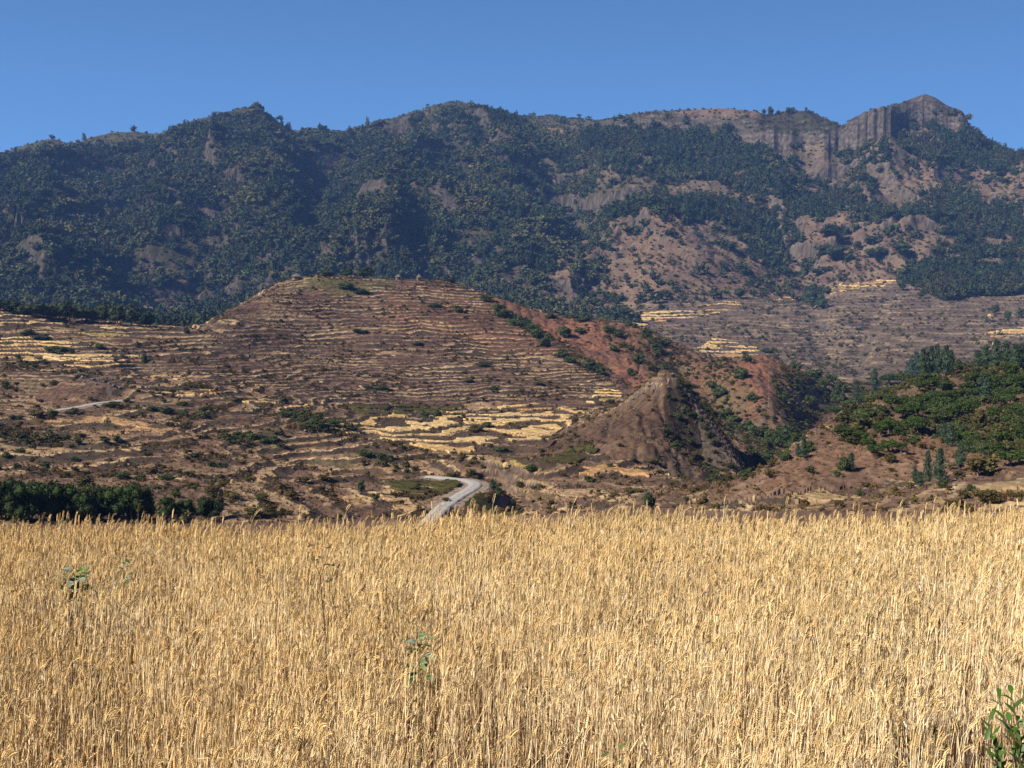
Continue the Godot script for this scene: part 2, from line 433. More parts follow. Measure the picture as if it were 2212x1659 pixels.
	cover(SCRUB_AND_SHADE, [1440, 838, 1460, 840, 1520, 880, 1580, 940, 1540, 960, 1450, 930])  # scrub added to darken the knoll's shaded right flank
	cover(SCRUB_AND_SHADE, [1430, 850, 1480, 870, 1560, 940, 1640, 1010, 1600, 1040, 1500, 990, 1440, 940])  # more added scrub standing in for the same flank's shade
	cover(SCRUB_AND_SHADE, [1660, 790, 1780, 830, 1840, 840, 1780, 900, 1700, 960, 1680, 900])
	cover(SCRUB_AND_SHADE, [1820, 860, 1960, 800, 2212, 770, 2400, 770, 2400, 1010, 2212, 1000, 2050, 950, 1900, 940, 1820, 980])
	cover(SCRUB_AND_SHADE, [330, 860, 420, 872, 480, 890, 420, 910, 350, 890])
	cover(SCRUB_AND_SHADE, [450, 930, 560, 930, 640, 950, 600, 975, 480, 960])
	cover(SCRUB_AND_SHADE, [600, 880, 700, 900, 760, 925, 720, 940, 640, 915])
	cover(SCRUB_AND_SHADE, [0, 818, 110, 822, 220, 846, 225, 858, 120, 850, 0, 840])  # scrub added in place of the shade on this soil bank
	cover(SCRUB_AND_SHADE, [0, 785, 80, 795, 150, 760, 40, 750])
	cover(SCRUB_AND_SHADE, [0, 935, 140, 945, 230, 960, 240, 975, 100, 965, 0, 965])
	cover(SCRUB_AND_SHADE, [0, 1050, 480, 1060, 480, 1118, 0, 1130])
	cover(SCRUB_AND_SHADE, [630, 975, 880, 1000, 900, 1022, 680, 1000])  # scrub stands in for shadow on the bank behind the road
	cover(TAN, [720, 1072, 800, 1062, 880, 1080, 920, 1108, 760, 1110])
	cover(TAN, [1130, 1040, 1300, 1050, 1400, 1080, 1280, 1095, 1130, 1075])
	cover(TAN, [1660, 1090, 1760, 1068, 1850, 1075, 1900, 1095, 1700, 1105])
	cover(TAN, [2000, 1050, 2212, 1036, 2400, 1050, 2400, 1075, 2100, 1075])
	cover(TAN, [60, 900, 240, 898, 420, 938, 230, 940, 50, 922])
	cover(TAN, [0, 672, 160, 700, 300, 730, 150, 760, 0, 740])
	for p in [
		[690, 902, 770, 880, 1050, 892, 1100, 868, 1210, 876, 1262, 892, 1225, 925, 1180, 955, 1090, 976, 940, 972, 870, 955, 780, 942, 690, 930],
		[-120, 722, 0, 735, 150, 760, 290, 765, 400, 822, 330, 816, 150, 792, 0, 776, -120, 770], [0, 700, 160, 742, 150, 752, 0, 742], [-60, 682, 60, 688, 200, 712, 300, 726, 200, 728, 60, 712, -60, 700], [200, 770, 300, 776, 420, 806, 330, 800, 220, 784], [-80, 648, 0, 676, 200, 700, 330, 712, 200, 714, 0, 690], [600, 868, 700, 884, 760, 900, 700, 900, 620, 886], [640, 985, 700, 982, 740, 992, 680, 998], [1180, 1002, 1300, 1006, 1460, 1022, 1400, 1030, 1240, 1020], [-60, 664, 48, 672, 46, 680, -60, 680],
		[428, 838, 470, 842, 600, 866, 610, 876, 500, 864, 432, 846], [1262, 872, 1290, 842, 1350, 832, 1370, 842, 1330, 860, 1300, 872],
		[1350, 688, 1450, 668, 1600, 646, 1600, 660, 1560, 674, 1400, 694, 1350, 702], [1630, 632, 1700, 634, 1790, 622, 1944, 600, 1936, 614, 1800, 636, 1720, 648, 1640, 642],
		[1400, 712, 1540, 728, 1640, 752, 1640, 772, 1500, 774, 1460, 742], [1070, 998, 1200, 1000, 1400, 1014, 1320, 1026, 1150, 1016, 1070, 1006], [1130, 1042, 1300, 1052, 1330, 1066, 1130, 1058],
		[2130, 715, 2240, 700, 2240, 722, 2140, 730], [380, 845, 420, 850, 420, 862, 380, 860], [640, 985, 760, 990, 760, 998, 640, 995],
	]: cover(GOLD, p)
	cover(WOOD, [1935, 290, 2000, 285, 2088, 270, 2150, 312, 2300, 350, 2300, 366, 2100, 366, 1960, 352])
	cover(WOOD, [1690, 455, 1800, 430, 1880, 450, 1980, 430, 2100, 440, 2300, 450, 2300, 560, 2120, 520, 2000, 490, 1870, 470, 1740, 480])
	cover(WOOD, [1940, 600, 2010, 565, 2120, 545, 2300, 540, 2300, 636, 2120, 640, 2040, 650, 2000, 630])
	cover(WOOD, [1280, 290, 1440, 285, 1640, 320, 1640, 380, 1560, 400, 1400, 350, 1280, 330])
	cover(WOOD, [1380, 440, 1560, 430, 1700, 470, 1740, 540, 1690, 545, 1600, 500, 1440, 470])
	cover(WOOD, [1600, 390, 1720, 390, 1790, 400, 1760, 440, 1700, 470, 1640, 450])
	cover(BARE, [1170, 650, 1240, 545, 1380, 500, 1480, 470, 1600, 490, 1730, 560, 1740, 600, 1640, 630, 1400, 680, 1250, 690])
	cover(BARE, [1740, 500, 1860, 480, 2000, 500, 2120, 540, 1960, 600, 1760, 605])
	cover(BARE, [1940, 370, 2100, 366, 2300, 366, 2300, 440, 2100, 425, 1960, 400])
	cover(BARE, [1100, 256, 1262, 266, 1240, 285, 1180, 300, 1120, 275])
	cover(BARE, [1560, 410, 1610, 420, 1610, 450, 1560, 440])
	cover(BARE, [1460, 240, 1640, 240, 1650, 262, 1480, 255])
	cover(BARE, [1860, 430, 1900, 430, 1880, 460, 1840, 470])
	cover(BARE, [850, 400, 905, 388, 880, 420, 840, 430], 0.004)
	cover(BARE, [320, 640, 430, 620, 470, 690, 330, 700])
	cover(BARE, [0, 380, 50, 375, 40, 395, 0, 400], 0.002)
	cover(ROCK, [760, 545, 850, 540, 930, 560, 900, 590, 780, 580])
	cover(ROCK, [1165, 625, 1215, 590, 1240, 640, 1200, 672])
	cover(ROCK, [1470, 490, 1540, 480, 1590, 510, 1520, 530])
	cover(ROCK, [1880, 715, 1862, 760, 1840, 815, 1855, 815, 1875, 760, 1893, 715], 0.002)
	cover(ROCK, [1755, 690, 1800, 700, 1790, 715, 1750, 708])
	cover(ROCK, [1700, 830, 1740, 860, 1730, 890, 1690, 860])
	cover(ROCK, [155, 805, 240, 810, 290, 835, 240, 840, 170, 825])

	# terraces
	var ter := noise(31, 1.0 / 70.0, 3)
	var cells := noise(32, 1.0 / 55.0, 1, FastNoiseLite.TYPE_CELLULAR, FastNoiseLite.FRACTAL_NONE)
	cells.cellular_return_type = FastNoiseLite.RETURN_CELL_VALUE
	var rug := noise(33, 1.0 / 5.0, 3)
	var wob := noise(34, 1.0 / 17.0, 3)
	var worn := noise(35, 1.0 / 48.0, 3)
	for j in range(12, NR):
		var k := row_band[j]
		if k > 9: break
		for i in NC:
			var at := j * NC + i
			var dd := gd[at]
			var x := bearing(i) * dd
			var step := 1.0
			var str_ := 1.0
			if k <= 2: step = 1.15
			elif k <= 4: step = 0.85
			elif k <= 6: step = 1.45
			else:
				step = 2.6
				str_ = clampf(1.0 - smoothstep(1100.0, 1220.0, dd), 0.0, 1.0) * (1.0 if bearing(i) > 0.05 else 0.0) * 0.8
			str_ *= clampf(0.98 + 0.8 * worn.get_noise_2d(x, dd), 0.08, 1.0)
			if gm[at] & GRASSY: str_ *= 0.4
			if gm[at] & PLAIN: str_ *= 0.3 if (k == 2 or k == 3) and bearing(i) < 0.2 else 0.22
			if gm[at] & ROCK: str_ *= 0.4
			if str_ > 0.02:
				var off := ter.get_noise_2d(x, dd) * 1.6 + cells.get_noise_2d(x * 0.5, dd * 1.3) * step * 0.8 + 0.25 * rug.get_noise_2d(x * 0.5, dd * 0.5) + (0.45 if k <= 4 else 0.8) * wob.get_noise_2d(x * 0.6, dd)
				var q := (gh[at] + off) / step
				var kk := int(floor(q))
				var f := q - kk
				var g := f * 0.28 if f < 0.62 else 0.1736 + (f - 0.62) * 2.1747
				gh[at] += str_ * (g - f) * step
				gk[at] = kk + 1000 if str_ > 0.3 else 0
				gf[at] = f
			else:
				gf[at] = 0.3
			gh[at] += rug.get_noise_2d(x, dd) * (0.55 if gm[at] & PLAIN else 0.3) * (2.2 if k > 7 else 1.0)
			if gm[at] & PLAIN: gh[at] -= 0.8 * maxf(0.0, 0.34 - absf(wob.get_noise_2d(x * 1.5, dd * 0.55))) * 2.5 * clampf((gd[at] - 150.0) / 60.0, 0.2, 1.0)

var road_pts := [
	[[905, 1150, 132], [930, 1122, 142], [958, 1094, 152], [990, 1072, 164], [1017, 1056, 174], [1026, 1045, 183], [1006, 1037, 190], [960, 1032, 194], [925, 1029, 197]],
	[[268, 864, 262], [244, 867, 260], [215, 870, 256], [185, 876, 251], [150, 882, 247], [118, 887, 243]],
]

func lay_roads() -> void:
	for r in road_pts.size():
		var curve := Curve3D.new()
		var c: Array[Vector3] = []
		for p in road_pts[r]: c.append(spot(p[0], p[1], p[2]))
		for k in c.size():
			var t := (c[mini(k + 1, c.size() - 1)] - c[maxi(k - 1, 0)]) * 0.17
			curve.add_point(c[k], -t, t)
		curve.bake_interval = 1.5
		var pts := curve.get_baked_points()
		# the roadbed is cut into the slope
		var dlo := 1e9
		var dhi := 0.0
		var lo := NC
		var hi := 0
		for p in pts:
			dlo = minf(dlo, -p.z)
			dhi = maxf(dhi, -p.z)
			var ci := int((p.x / -p.z - A0) / (A1 - A0) * (NC - 1))
			lo = mini(lo, ci)
			hi = maxi(hi, ci)
		for i in range(maxi(lo - 45, 0), mini(hi + 45, NC - 1) + 1):
			var b := bearing(i)
			for j in range(maxi(row_of(i, dlo - 10.0), 11), row_of(i, dhi + 10.0) + 1):
				var at := j * NC + i
				var q := Vector2(b * gd[at], -gd[at])
				var best := 1e9
				var bh := 0.0
				for k in range(0, pts.size(), 2):
					var e := q.distance_squared_to(Vector2(pts[k].x, pts[k].z))
					if e < best:
						best = e
						bh = pts[k].y
				best = sqrt(best)
				if best < 10.0:
					gh[at] = lerpf(bh - 0.12, gh[at], smoothstep(2.4, 7.0, best))
					if best < 2.6:
						gm[at] |= ROADBED
						gk[at] = 0
						gf[at] = 0.3
		var st := st_new()
		var rn := noise(41, 0.25, 2)
		var half := [1.35, 1.2][r] as float
		var prev := []
		for k in pts.size():
			var dir := pts[mini(k + 1, pts.size() - 1)] - pts[maxi(k - 1, 0)]
			var side := Vector3(dir.z, 0, -dir.x).normalized()
			var row := []
			for s in 9:
				var u := -1.0 + s / 4.0
				var wob := 0.35 * rn.get_noise_2d(k * 1.5, u * 3.0) if absf(u) > 0.9 else 0.0
				row.append(pts[k] + side * (u * (half + wob)) + Vector3(0, 0.10 - 0.14 * u * u - (0.3 if absf(u) > 0.95 else 0.0) + 0.03 * rn.get_noise_2d(k * 2.0, s * 9.0), 0))
			if k:
				for s in 8:
					var v := 1.0 + 0.18 * rn.get_noise_2d(k * 3.0, s * 4.0) + (0.16 if s in [2, 5] else (-0.22 if s in [0, 7] else 0.0))
					quad(st, prev[s], prev[s + 1], row[s + 1], row[s], Color(0.29 * v, 0.28 * v, 0.275 * v))
			prev = row
		var o := MeshInstance3D.new()
		o.mesh = done(st)
		o.material_override = earth_mat
		top(o, "road")
		tag(o, ["grey gravel road bending through the valley below the wheat", "short piece of pale gravel road at far left below the dark bank"][r], "road", "", "structure")

func paint_terrain() -> void:
	var n1 := noise(51, 1.0 / 30.0, 4)
	var n2 := noise(52, 1.0 / 4.0, 3)
	var n3 := noise(53, 1.0 / 140.0, 3)
	var plots := noise(54, 1.0 / 26.0, 1, FastNoiseLite.TYPE_CELLULAR, FastNoiseLite.FRACTAL_NONE)
	plots.cellular_return_type = FastNoiseLite.RETURN_CELL_VALUE
	for j in NR:
		var k := row_band[j]
		for i in NC:
			var at := j * NC + i
			var dd := gd[at]
			var b := bearing(i)
			var x := b * dd
			var m := gm[at]
			var ju := maxi(j - 1, 0)
			var jv := mini(j + 1, NR - 1)
			var sl := absf(gh[jv * NC + i] - gh[ju * NC + i]) / maxf(gd[jv * NC + i] - gd[ju * NC + i], 0.05)
			var il := maxi(i - 1, 0)
			var ir := mini(i + 1, NC - 1)
			var sx := (gh[j * NC + ir] - gh[j * NC + il]) / ((ir - il) * (A1 - A0) / (NC - 1) * dd)
			var slope := sqrt(sl * sl + sx * sx)
			var a1 := n1.get_noise_2d(x, dd)
			var a2 := n2.get_noise_2d(x * (2.6 if k < 4 else 1.7), dd * (2.6 if k < 4 else 1.7)) if k < 7 else n2.get_noise_3d(x * 0.8, gh[at] * 1.5, dd * 0.8)
			var a3 := n3.get_noise_2d(x, dd)
			var c: Color
			if k >= 7:
				var fx := smoothstep(-0.02, 0.14, b + 0.08 * a3)
				var grass := Color(0.058, 0.060, 0.032).lerp(Color(0.10, 0.078, 0.052), clampf(0.5 + a1 * 0.9, 0, 1))
				var mauve := Color(0.09, 0.06, 0.047).lerp(Color(0.122, 0.088, 0.063), clampf(0.5 + a1, 0, 1))
				c = grass.lerp(mauve, fx if k < 10 else (fx * 0.65 if k < 12 else fx * 0.45))
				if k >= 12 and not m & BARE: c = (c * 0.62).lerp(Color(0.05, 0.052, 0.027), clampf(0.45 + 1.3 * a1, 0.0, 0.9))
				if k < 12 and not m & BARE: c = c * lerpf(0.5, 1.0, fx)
				if m & BARE: c = mauve.lerp(Color(0.14, 0.093, 0.067), clampf(0.3 + a3, 0, 1))
				if k <= 8 and b > 0.05:
					c = Color(0.095, 0.069, 0.058).lerp(Color(0.125, 0.096, 0.073), clampf(0.5 + a1, 0, 1))
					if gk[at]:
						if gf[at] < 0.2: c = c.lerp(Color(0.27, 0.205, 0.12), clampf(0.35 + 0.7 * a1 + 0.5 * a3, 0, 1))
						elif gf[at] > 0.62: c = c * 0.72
				var rock := smoothstep(1.05, 1.9, slope + 0.7 * a1 + 0.3 * a2)
				if m & ROCK: rock = maxf(rock, 0.7)
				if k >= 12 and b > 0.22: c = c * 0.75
				var strata := 0.5 + 0.5 * sin(gh[at] * 0.75 + 5.0 * a3 + 2.0 * a1)
				c = c.lerp(Color(0.045, 0.039, 0.036).lerp(Color(0.11, 0.09, 0.077), clampf(0.15 + 0.45 * strata + 1.2 * a2, 0, 1)) * lerpf(0.7, 1.0, fx), rock)
			else:
				var hillside := k >= 4
				var soil := Color(0.10, 0.062, 0.046).lerp(Color(0.14, 0.09, 0.062), clampf(0.5 + a1, 0, 1))
				if hillside: soil = Color(0.088, 0.051, 0.041).lerp(Color(0.118, 0.073, 0.053), clampf(0.5 + a1, 0, 1))
				if m & RED: soil = soil.lerp(Color(0.132, 0.060, 0.039) if k >= 4 else Color(0.115, 0.068, 0.046), clampf(0.65 + 0.8 * a1, 0, 1))
				if m & GRASSY: soil = soil.lerp(Color(0.07, 0.068, 0.026), clampf(0.75 + a1, 0, 1))
				if m & TAN: soil = soil.lerp(Color(0.25, 0.168, 0.088), clampf(0.5 + a1, 0, 1))
				c = soil
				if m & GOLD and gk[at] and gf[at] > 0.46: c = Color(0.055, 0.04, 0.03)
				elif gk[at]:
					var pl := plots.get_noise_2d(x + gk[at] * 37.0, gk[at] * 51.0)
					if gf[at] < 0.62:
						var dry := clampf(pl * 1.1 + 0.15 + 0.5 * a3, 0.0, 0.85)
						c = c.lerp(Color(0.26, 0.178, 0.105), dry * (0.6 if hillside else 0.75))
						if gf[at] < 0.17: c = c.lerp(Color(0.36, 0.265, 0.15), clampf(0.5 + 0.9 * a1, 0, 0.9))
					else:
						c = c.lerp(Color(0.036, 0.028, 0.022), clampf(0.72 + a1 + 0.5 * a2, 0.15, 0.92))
				if m & OLIVE: c = Color(0.10, 0.095, 0.028)
				if m & SCRUB_AND_SHADE: c = c.lerp(Color(0.075, 0.062, 0.035), clampf(0.35 + a1, 0, 0.8))
				var rock := smoothstep(0.9, 1.5, slope + 0.4 * a1)
				if m & ROCK: rock = clampf(0.6 + a2, 0, 1)
				c = c.lerp(Color(0.085, 0.07, 0.062), rock * 0.8)
				if m & ROADBED: c = Color(0.22, 0.17, 0.14)
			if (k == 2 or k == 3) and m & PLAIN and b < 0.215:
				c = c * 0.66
				if m & SCRUB_AND_SHADE: c = c * 0.5  # shade of the knoll's right flank painted into the ground colour
			var v := clampf(1.0 + (0.55 if k >= 7 else 0.75) * a2 + 0.3 * a1, 0.25, 1.9)
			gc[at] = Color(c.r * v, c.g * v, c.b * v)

func area_of(i: int, j: int) -> int:
	var k := row_band[j]
	if k >= 8: return 5 if (k >= 9 or bearing(i) < 0.08) else 4
	if k == 7: return 4
	var x := 1106.0 + FOCAL * bearing(i)
	if k >= 4 and not (k == 4 and x < 450.0): return 2
	if x > 1640.0: return 3
	if (k == 2 or k == 3) and x > 1190.0: return 1
	return 0

func mesh_terrain() -> void:
	var info := [
		["valley_terrain", "brown terraced valley slopes below the wheat field"], ["knoll_terrain", "small pointed knoll with a shaded right flank beside the gully"],
		["terraced_hill_terrain", "rounded hill covered in narrow stone terraces in the middle distance"], ["right_hillside_terrain", "reddish bushy hillside rising to the right edge"],
		["plateau_terrain", "gently sloping farmed shelf below the right-hand cliffs"], ["mountain_terrain", "long wooded mountain escarpment with rock cliffs under the skyline"],
	]
	for a in info.size():
		var remap := PackedInt32Array()
		remap.resize(NR * NC)
		remap.fill(-1)
		var v := PackedVector3Array()
		var c := PackedColorArray()
		var idx := PackedInt32Array()
		for j in NR - 1:
			for i in NC - 1:
				if area_of(i, j) != a: continue
				var q := [j * NC + i, j * NC + i + 1, (j + 1) * NC + i + 1, (j + 1) * NC + i]
				for at in q:
					if remap[at] < 0:
						remap[at] = v.size()
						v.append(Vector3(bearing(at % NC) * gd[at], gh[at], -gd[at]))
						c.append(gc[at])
				idx.append_array(PackedInt32Array([remap[q[0]], remap[q[3]], remap[q[2]], remap[q[0]], remap[q[2]], remap[q[1]]]))
		var arr := []
		arr.resize(Mesh.ARRAY_MAX)
		arr[Mesh.ARRAY_VERTEX] = v
		arr[Mesh.ARRAY_COLOR] = c
		arr[Mesh.ARRAY_INDEX] = idx
		var mesh := ArrayMesh.new()
		mesh.add_surface_from_arrays(Mesh.PRIMITIVE_TRIANGLES, arr)
		var o := MeshInstance3D.new()
		o.mesh = mesh
		o.material_override = earth_mat
		top(o, info[a][0])
		tag(o, info[a][1], "terrain", "", "structure")

# ---------------------------------------------------------------- crops on the terraces
func crop_mesh(cells_: Array, height: float, col: Color, nz: FastNoiseLite) -> ArrayMesh:
	var own := {}
	for at in cells_: own[at] = true
	var st := st_new()
	var up := Vector3(0, height, 0)
	var p := func(at: int) -> Vector3: return Vector3(bearing(at % NC) * gd[at], gh[at], -gd[at])
	for at in cells_:
		var a: Vector3 = p.call(at)
		var b: Vector3 = p.call(at + 1)
		var c: Vector3 = p.call(at + NC + 1)
		var d: Vector3 = p.call(at + NC)
		var t := 1.0 + 0.32 * nz.get_noise_2d(a.x * 3.0, a.z * 3.0) + 0.1 * nz.get_noise_2d(a.x * 0.3, a.z * 0.3)
		t += 0.14 * sin(a.z * 5.0 + 2.0 * nz.get_noise_2d(a.x, a.z))
		var cc := Color(col.r * t, col.g * t, col.b * t)
		var lift := up * (1.0 + 0.25 * nz.get_noise_2d(a.x, a.z))
		quad(st, a + lift, d + lift, c + lift, b + lift, cc)
		var down := Vector3(0, -0.1, 0)
		if not own.has(at - NC): quad(st, a + down, a + lift, b + lift, b + down, cc)
		if not own.has(at + NC): quad(st, c + down, c + lift, d + lift, d + down, cc)
		if not own.has(at - 1): quad(st, d + down, d + lift, a + lift, a + down, cc)
		if not own.has(at + 1): quad(st, b + down, b + lift, c + lift, c + down, cc)
	return done(st)

func ordinal(n: int) -> String:
	var v := n + 1
	var end := "th"
	if v % 100 < 11 or v % 100 > 13: end = {1: "st", 2: "nd", 3: "rd"}.get(v % 10, "th")
	return str(v) + end

func crop_place(i: int, d: float) -> String:
	var x := 1106.0 + FOCAL * bearing(i)
	if d > 1100: return "high below the right cliffs"
	if d > 700: return "on the shelf behind the hill" if x < 2000 else "on the shelf at right edge"
	if x < 480: return "on the upper left terraces" if d > 240 else "on the lower left terraces"
	if x < 700: return "at the hill's left foot"
	if d < 225: return "right of the gravel road"
	if x < 1200 or d < 300: return "at the hill's central foot"
	return "behind the pointed knoll"

func biggest(cells_: Array) -> Array:             # the largest connected piece of a patch of cells
	var left := {}
	for at in cells_: left[at] = true
	var best := []
	for first in cells_:
		if not left.has(first): continue
		left.erase(first)
		var s := [first]
		var n := 0
		while n < s.size():
			for q in [s[n] - 1, s[n] + 1, s[n] - NC, s[n] + NC]:
				if left.has(q):
					left.erase(q)
					s.append(q)
			n += 1
		if s.size() > best.size(): best = s
	best.sort()
	return best

func plant_crops() -> void:
	var nz := noise(61, 0.35, 2)
	var cut := noise(62, 1.0 / 40.0, 2)
	var strips := {}
	for j in range(12, NR - 1):
		if row_band[j] > 11: break
		for i in NC - 1:
			var at := j * NC + i
			if not gm[at] & GOLD or gm[at] & (ROADBED | PLAIN): continue
			var x := bearing(i) * gd[at]
			var big := 70.0 if gd[at] < 500 else 160.0
			var cell := int(floor((x + 14.0 * cut.get_noise_2d(x, gd[at]) + gk[at] * 11.0) / big))
			if row_band[j] <= 9 and gk[at]:
				if gf[at] > (0.44 if row_band[j] < 7 else 0.56) or (gf[at] < 0.04 and row_band[j] < 7): continue
				if hash01(gk[at], cell, 3) < 0.16: continue
			var key := "%d/%d" % [gk[at], cell]
			if not strips.has(key): strips[key] = []
			strips[key].append(at)
	var by_place := {}
	for key in strips:
		var left := {}
		for at in strips[key]: left[at] = true
		for first in strips[key]:                    # connected pieces only
			if not left.has(first): continue
			left.erase(first)
			var s := [first]
			var n := 0
			while n < s.size():
				for q in [s[n] - 1, s[n] + 1, s[n] - NC, s[n] + NC]:
					if left.has(q):
						left.erase(q)
						s.append(q)
				n += 1
			if s.size() < (24 if gd[first] < 500 else 12): continue
			s.sort()
			var mid: int = s[s.size() / 2]
			var place := crop_place(mid % NC, gd[mid])
			if not by_place.has(place): by_place[place] = []
			by_place[place].append(s)
	for place in by_place:
		var list: Array = by_place[place]
		list.sort_custom(func(p, q): return p[0] / NC * 4000 + p[0] % NC < q[0] / NC * 4000 + q[0] % NC)
		for n in list.size():
			var s: Array = list[n]
			var h := hash01(s[0], s.size())
			var fresh := hash01(s[0], 19) < 0.14
			var col := Color(0.42, 0.28, 0.125).lerp(Color(0.50, 0.37, 0.195), h)
			if hash01(s[0], 7) < 0.25: col = Color(0.33, 0.20, 0.095)
			if fresh: col = Color(0.25, 0.19, 0.07)
			var o := MeshInstance3D.new()
			var far := gd[s[0]] > 500
			o.mesh = crop_mesh(s, 0.32 if not far else 0.4, col, nz)
			o.material_override = crop_mat
			top(o, "wheat_strip")
			var tone := "greenish" if fresh else "pale" if h > 0.66 else ("golden" if h > 0.33 else "deep yellow")
			var size := "long" if s.size() > 260 else ("short" if s.size() < 80 else "narrow")
			tag(o, "%s %s wheat strip %s, %s from bottom" % [size, tone, place, ordinal(n)], "wheat strip", "ripe wheat strips on the terraces")
	var olive := [
		["dark olive crop plot across the hill's foot above the golden strips", [590, 854, 700, 858, 780, 862, 880, 866, 1000, 878, 1000, 888, 930, 897, 790, 895, 740, 880, 650, 872]],
		["olive green crop plot left of the pointed knoll above the hayrick", [1030, 988, 1120, 980, 1210, 978, 1262, 962, 1296, 978, 1270, 992, 1180, 1000, 1040, 1002]],
		["yellowish green crop plot inside the bend of the gravel road", [832, 1042, 900, 1037, 985, 1040, 1000, 1050, 960, 1076, 925, 1088, 850, 1062]],
		["green crop plot right of the gravel road at the wheat's edge", [1030, 1070, 1075, 1078, 1108, 1092, 1120, 1116, 985, 1116]],
		["small olive green plot above the left foot of the terraced hill", [490, 862, 545, 858, 560, 868, 500, 872]],
	]
	var tan_ := Color(0.28, 0.175, 0.095)
	olive.append_array([
		["long tan stubble plot around the hayrick on the left terraces", [20, 914, 120, 903, 235, 899, 330, 918, 415, 937, 240, 939, 70, 924], tan_],
		["pale tan stubble plot just left of the gravel road's near end", [725, 1080, 800, 1063, 880, 1078, 918, 1100, 900, 1118, 760, 1116], Color(0.33, 0.225, 0.125)],
		["tan stubble plot right of the gully near the wheat", [1128, 1046, 1230, 1050, 1310, 1062, 1330, 1074, 1220, 1076, 1130, 1066], Color(0.30, 0.205, 0.12)],
		["purplish ploughed plot below the tan one right of the gully", [1130, 1080, 1260, 1080, 1360, 1090, 1330, 1100, 1140, 1098], Color(0.115, 0.075, 0.062)],
		["pale fallow plot on the right slope near the field's edge", [1700, 1072, 1800, 1058, 1900, 1062, 1880, 1076, 1760, 1086], Color(0.24, 0.175, 0.095)],
		["pale fallow plot at the right edge below the tall trees", [2040, 1050, 2140, 1036, 2260, 1034, 2260, 1054, 2120, 1064], Color(0.25, 0.18, 0.10)],
	])
	for q in olive:
		for at in NR * NC: gm[at] &= ~OLIVE
		cover(OLIVE, q[1], 0.012)
		var s := []
		for j in range(12, NR - 1):
			if row_band[j] > 6: break
			for i in NC - 1:
				if gm[j * NC + i] & OLIVE and not gm[j * NC + i] & ROADBED and (gf[j * NC + i] < 0.6 or not gk[j * NC + i]): s.append(j * NC + i)
		s = biggest(s)
		if s.size() < 10: continue
		var o := MeshInstance3D.new()
		o.mesh = crop_mesh(s, 0.12 if q.size() > 2 else 0.4, q[2] if q.size() > 2 else Color(0.055, 0.05, 0.016), nz)
		o.material_override = crop_mat
		top(o, "stubble_plot" if q.size() > 2 else "crop_plot")
		tag(o, q[0], "stubble plot" if q.size() > 2 else "crop plot", "bare stubble plots in the valley" if q.size() > 2 else "green crop plots in the valley")

# ---------------------------------------------------------------- trees and bushes
func crown(sd: int, r: Vector3, lobes: int, leaves: int, size: float, col: Color, flat := 0.0) -> ArrayMesh:   # unit-height plants: y from 0 to 1
	var rng := RandomNumberGenerator.new()
	rng.seed = sd
	var st := st_new()
	for n in lobes:
		var u := rng.randf() * TAU
		var q := sqrt(rng.randf())
		var y := rng.randf_range(-0.6, 0.6)
		if flat > 0.0: y = rng.randf_range(-0.35, 0.5)
		var env := sqrt(maxf(1.0 - y * y, 0.1))
		var at := Vector3(cos(u) * q * r.x * 0.72 * env, 1.0 - r.y + y * r.y, sin(u) * q * r.z * 0.72 * env)
		var lr := Vector3(r.x, r.y * (0.8 if flat > 0.0 else 1.0), r.z) * rng.randf_range(0.34, 0.52)
		var shade := rng.randf_range(0.75, 1.3)
		var cc := Color(col.r * shade, col.g * shade, col.b * shade * 0.95)
		lumpy(st, rng, at, lr * 0.8, 0.22, cc * 0.8, 4, 6)
		for k in leaves / lobes:
			var dir := Vector3(rng.randfn(), rng.randfn() + 0.25, rng.randfn()).normalized()
			var g := rng.randf_range(0.7, 1.35)
			leaf(st, rng, at + dir * lr * rng.randf_range(0.75, 1.05), dir, size * rng.randf_range(0.7, 1.3), Color(cc.r * g * 1.1, cc.g * g, cc.b * g))
	return done(st)

func spire(sd: int, w: float, tiers: int, leaves: int, size: float, col: Color) -> ArrayMesh:
	var rng := RandomNumberGenerator.new()
	rng.seed = sd
	var st := st_new()
	for n in tiers:
		var t := (n + 0.5) / tiers
		var y := lerpf(0.14, 0.97, t)
		var rr := w * (1.0 - t * 0.82) * rng.randf_range(0.75, 1.15) * (0.7 + 0.6 * sin(minf(t * 3.0, 1.57)))
		var at := Vector3(rng.randfn() * w * 0.14, y, rng.randfn() * w * 0.14)
		var g0 := rng.randf_range(0.8, 1.25)
		var cc := Color(col.r * g0, col.g * g0, col.b * g0)
		lumpy(st, rng, at, Vector3(rr * 0.75, 0.75 / tiers, rr * 0.75), 0.25, cc * 0.85, 3, 6)
		for k in leaves / tiers:
			var dir := Vector3(rng.randfn(), rng.randfn() * 0.6 + 0.5, rng.randfn()).normalized()
			var g := rng.randf_range(0.7, 1.3)
			leaf(st, rng, at + dir * Vector3(rr, 0.8 / tiers, rr), dir, size * rng.randf_range(0.7, 1.3), Color(cc.r * g, cc.g * g, cc.b * g))
	return done(st)

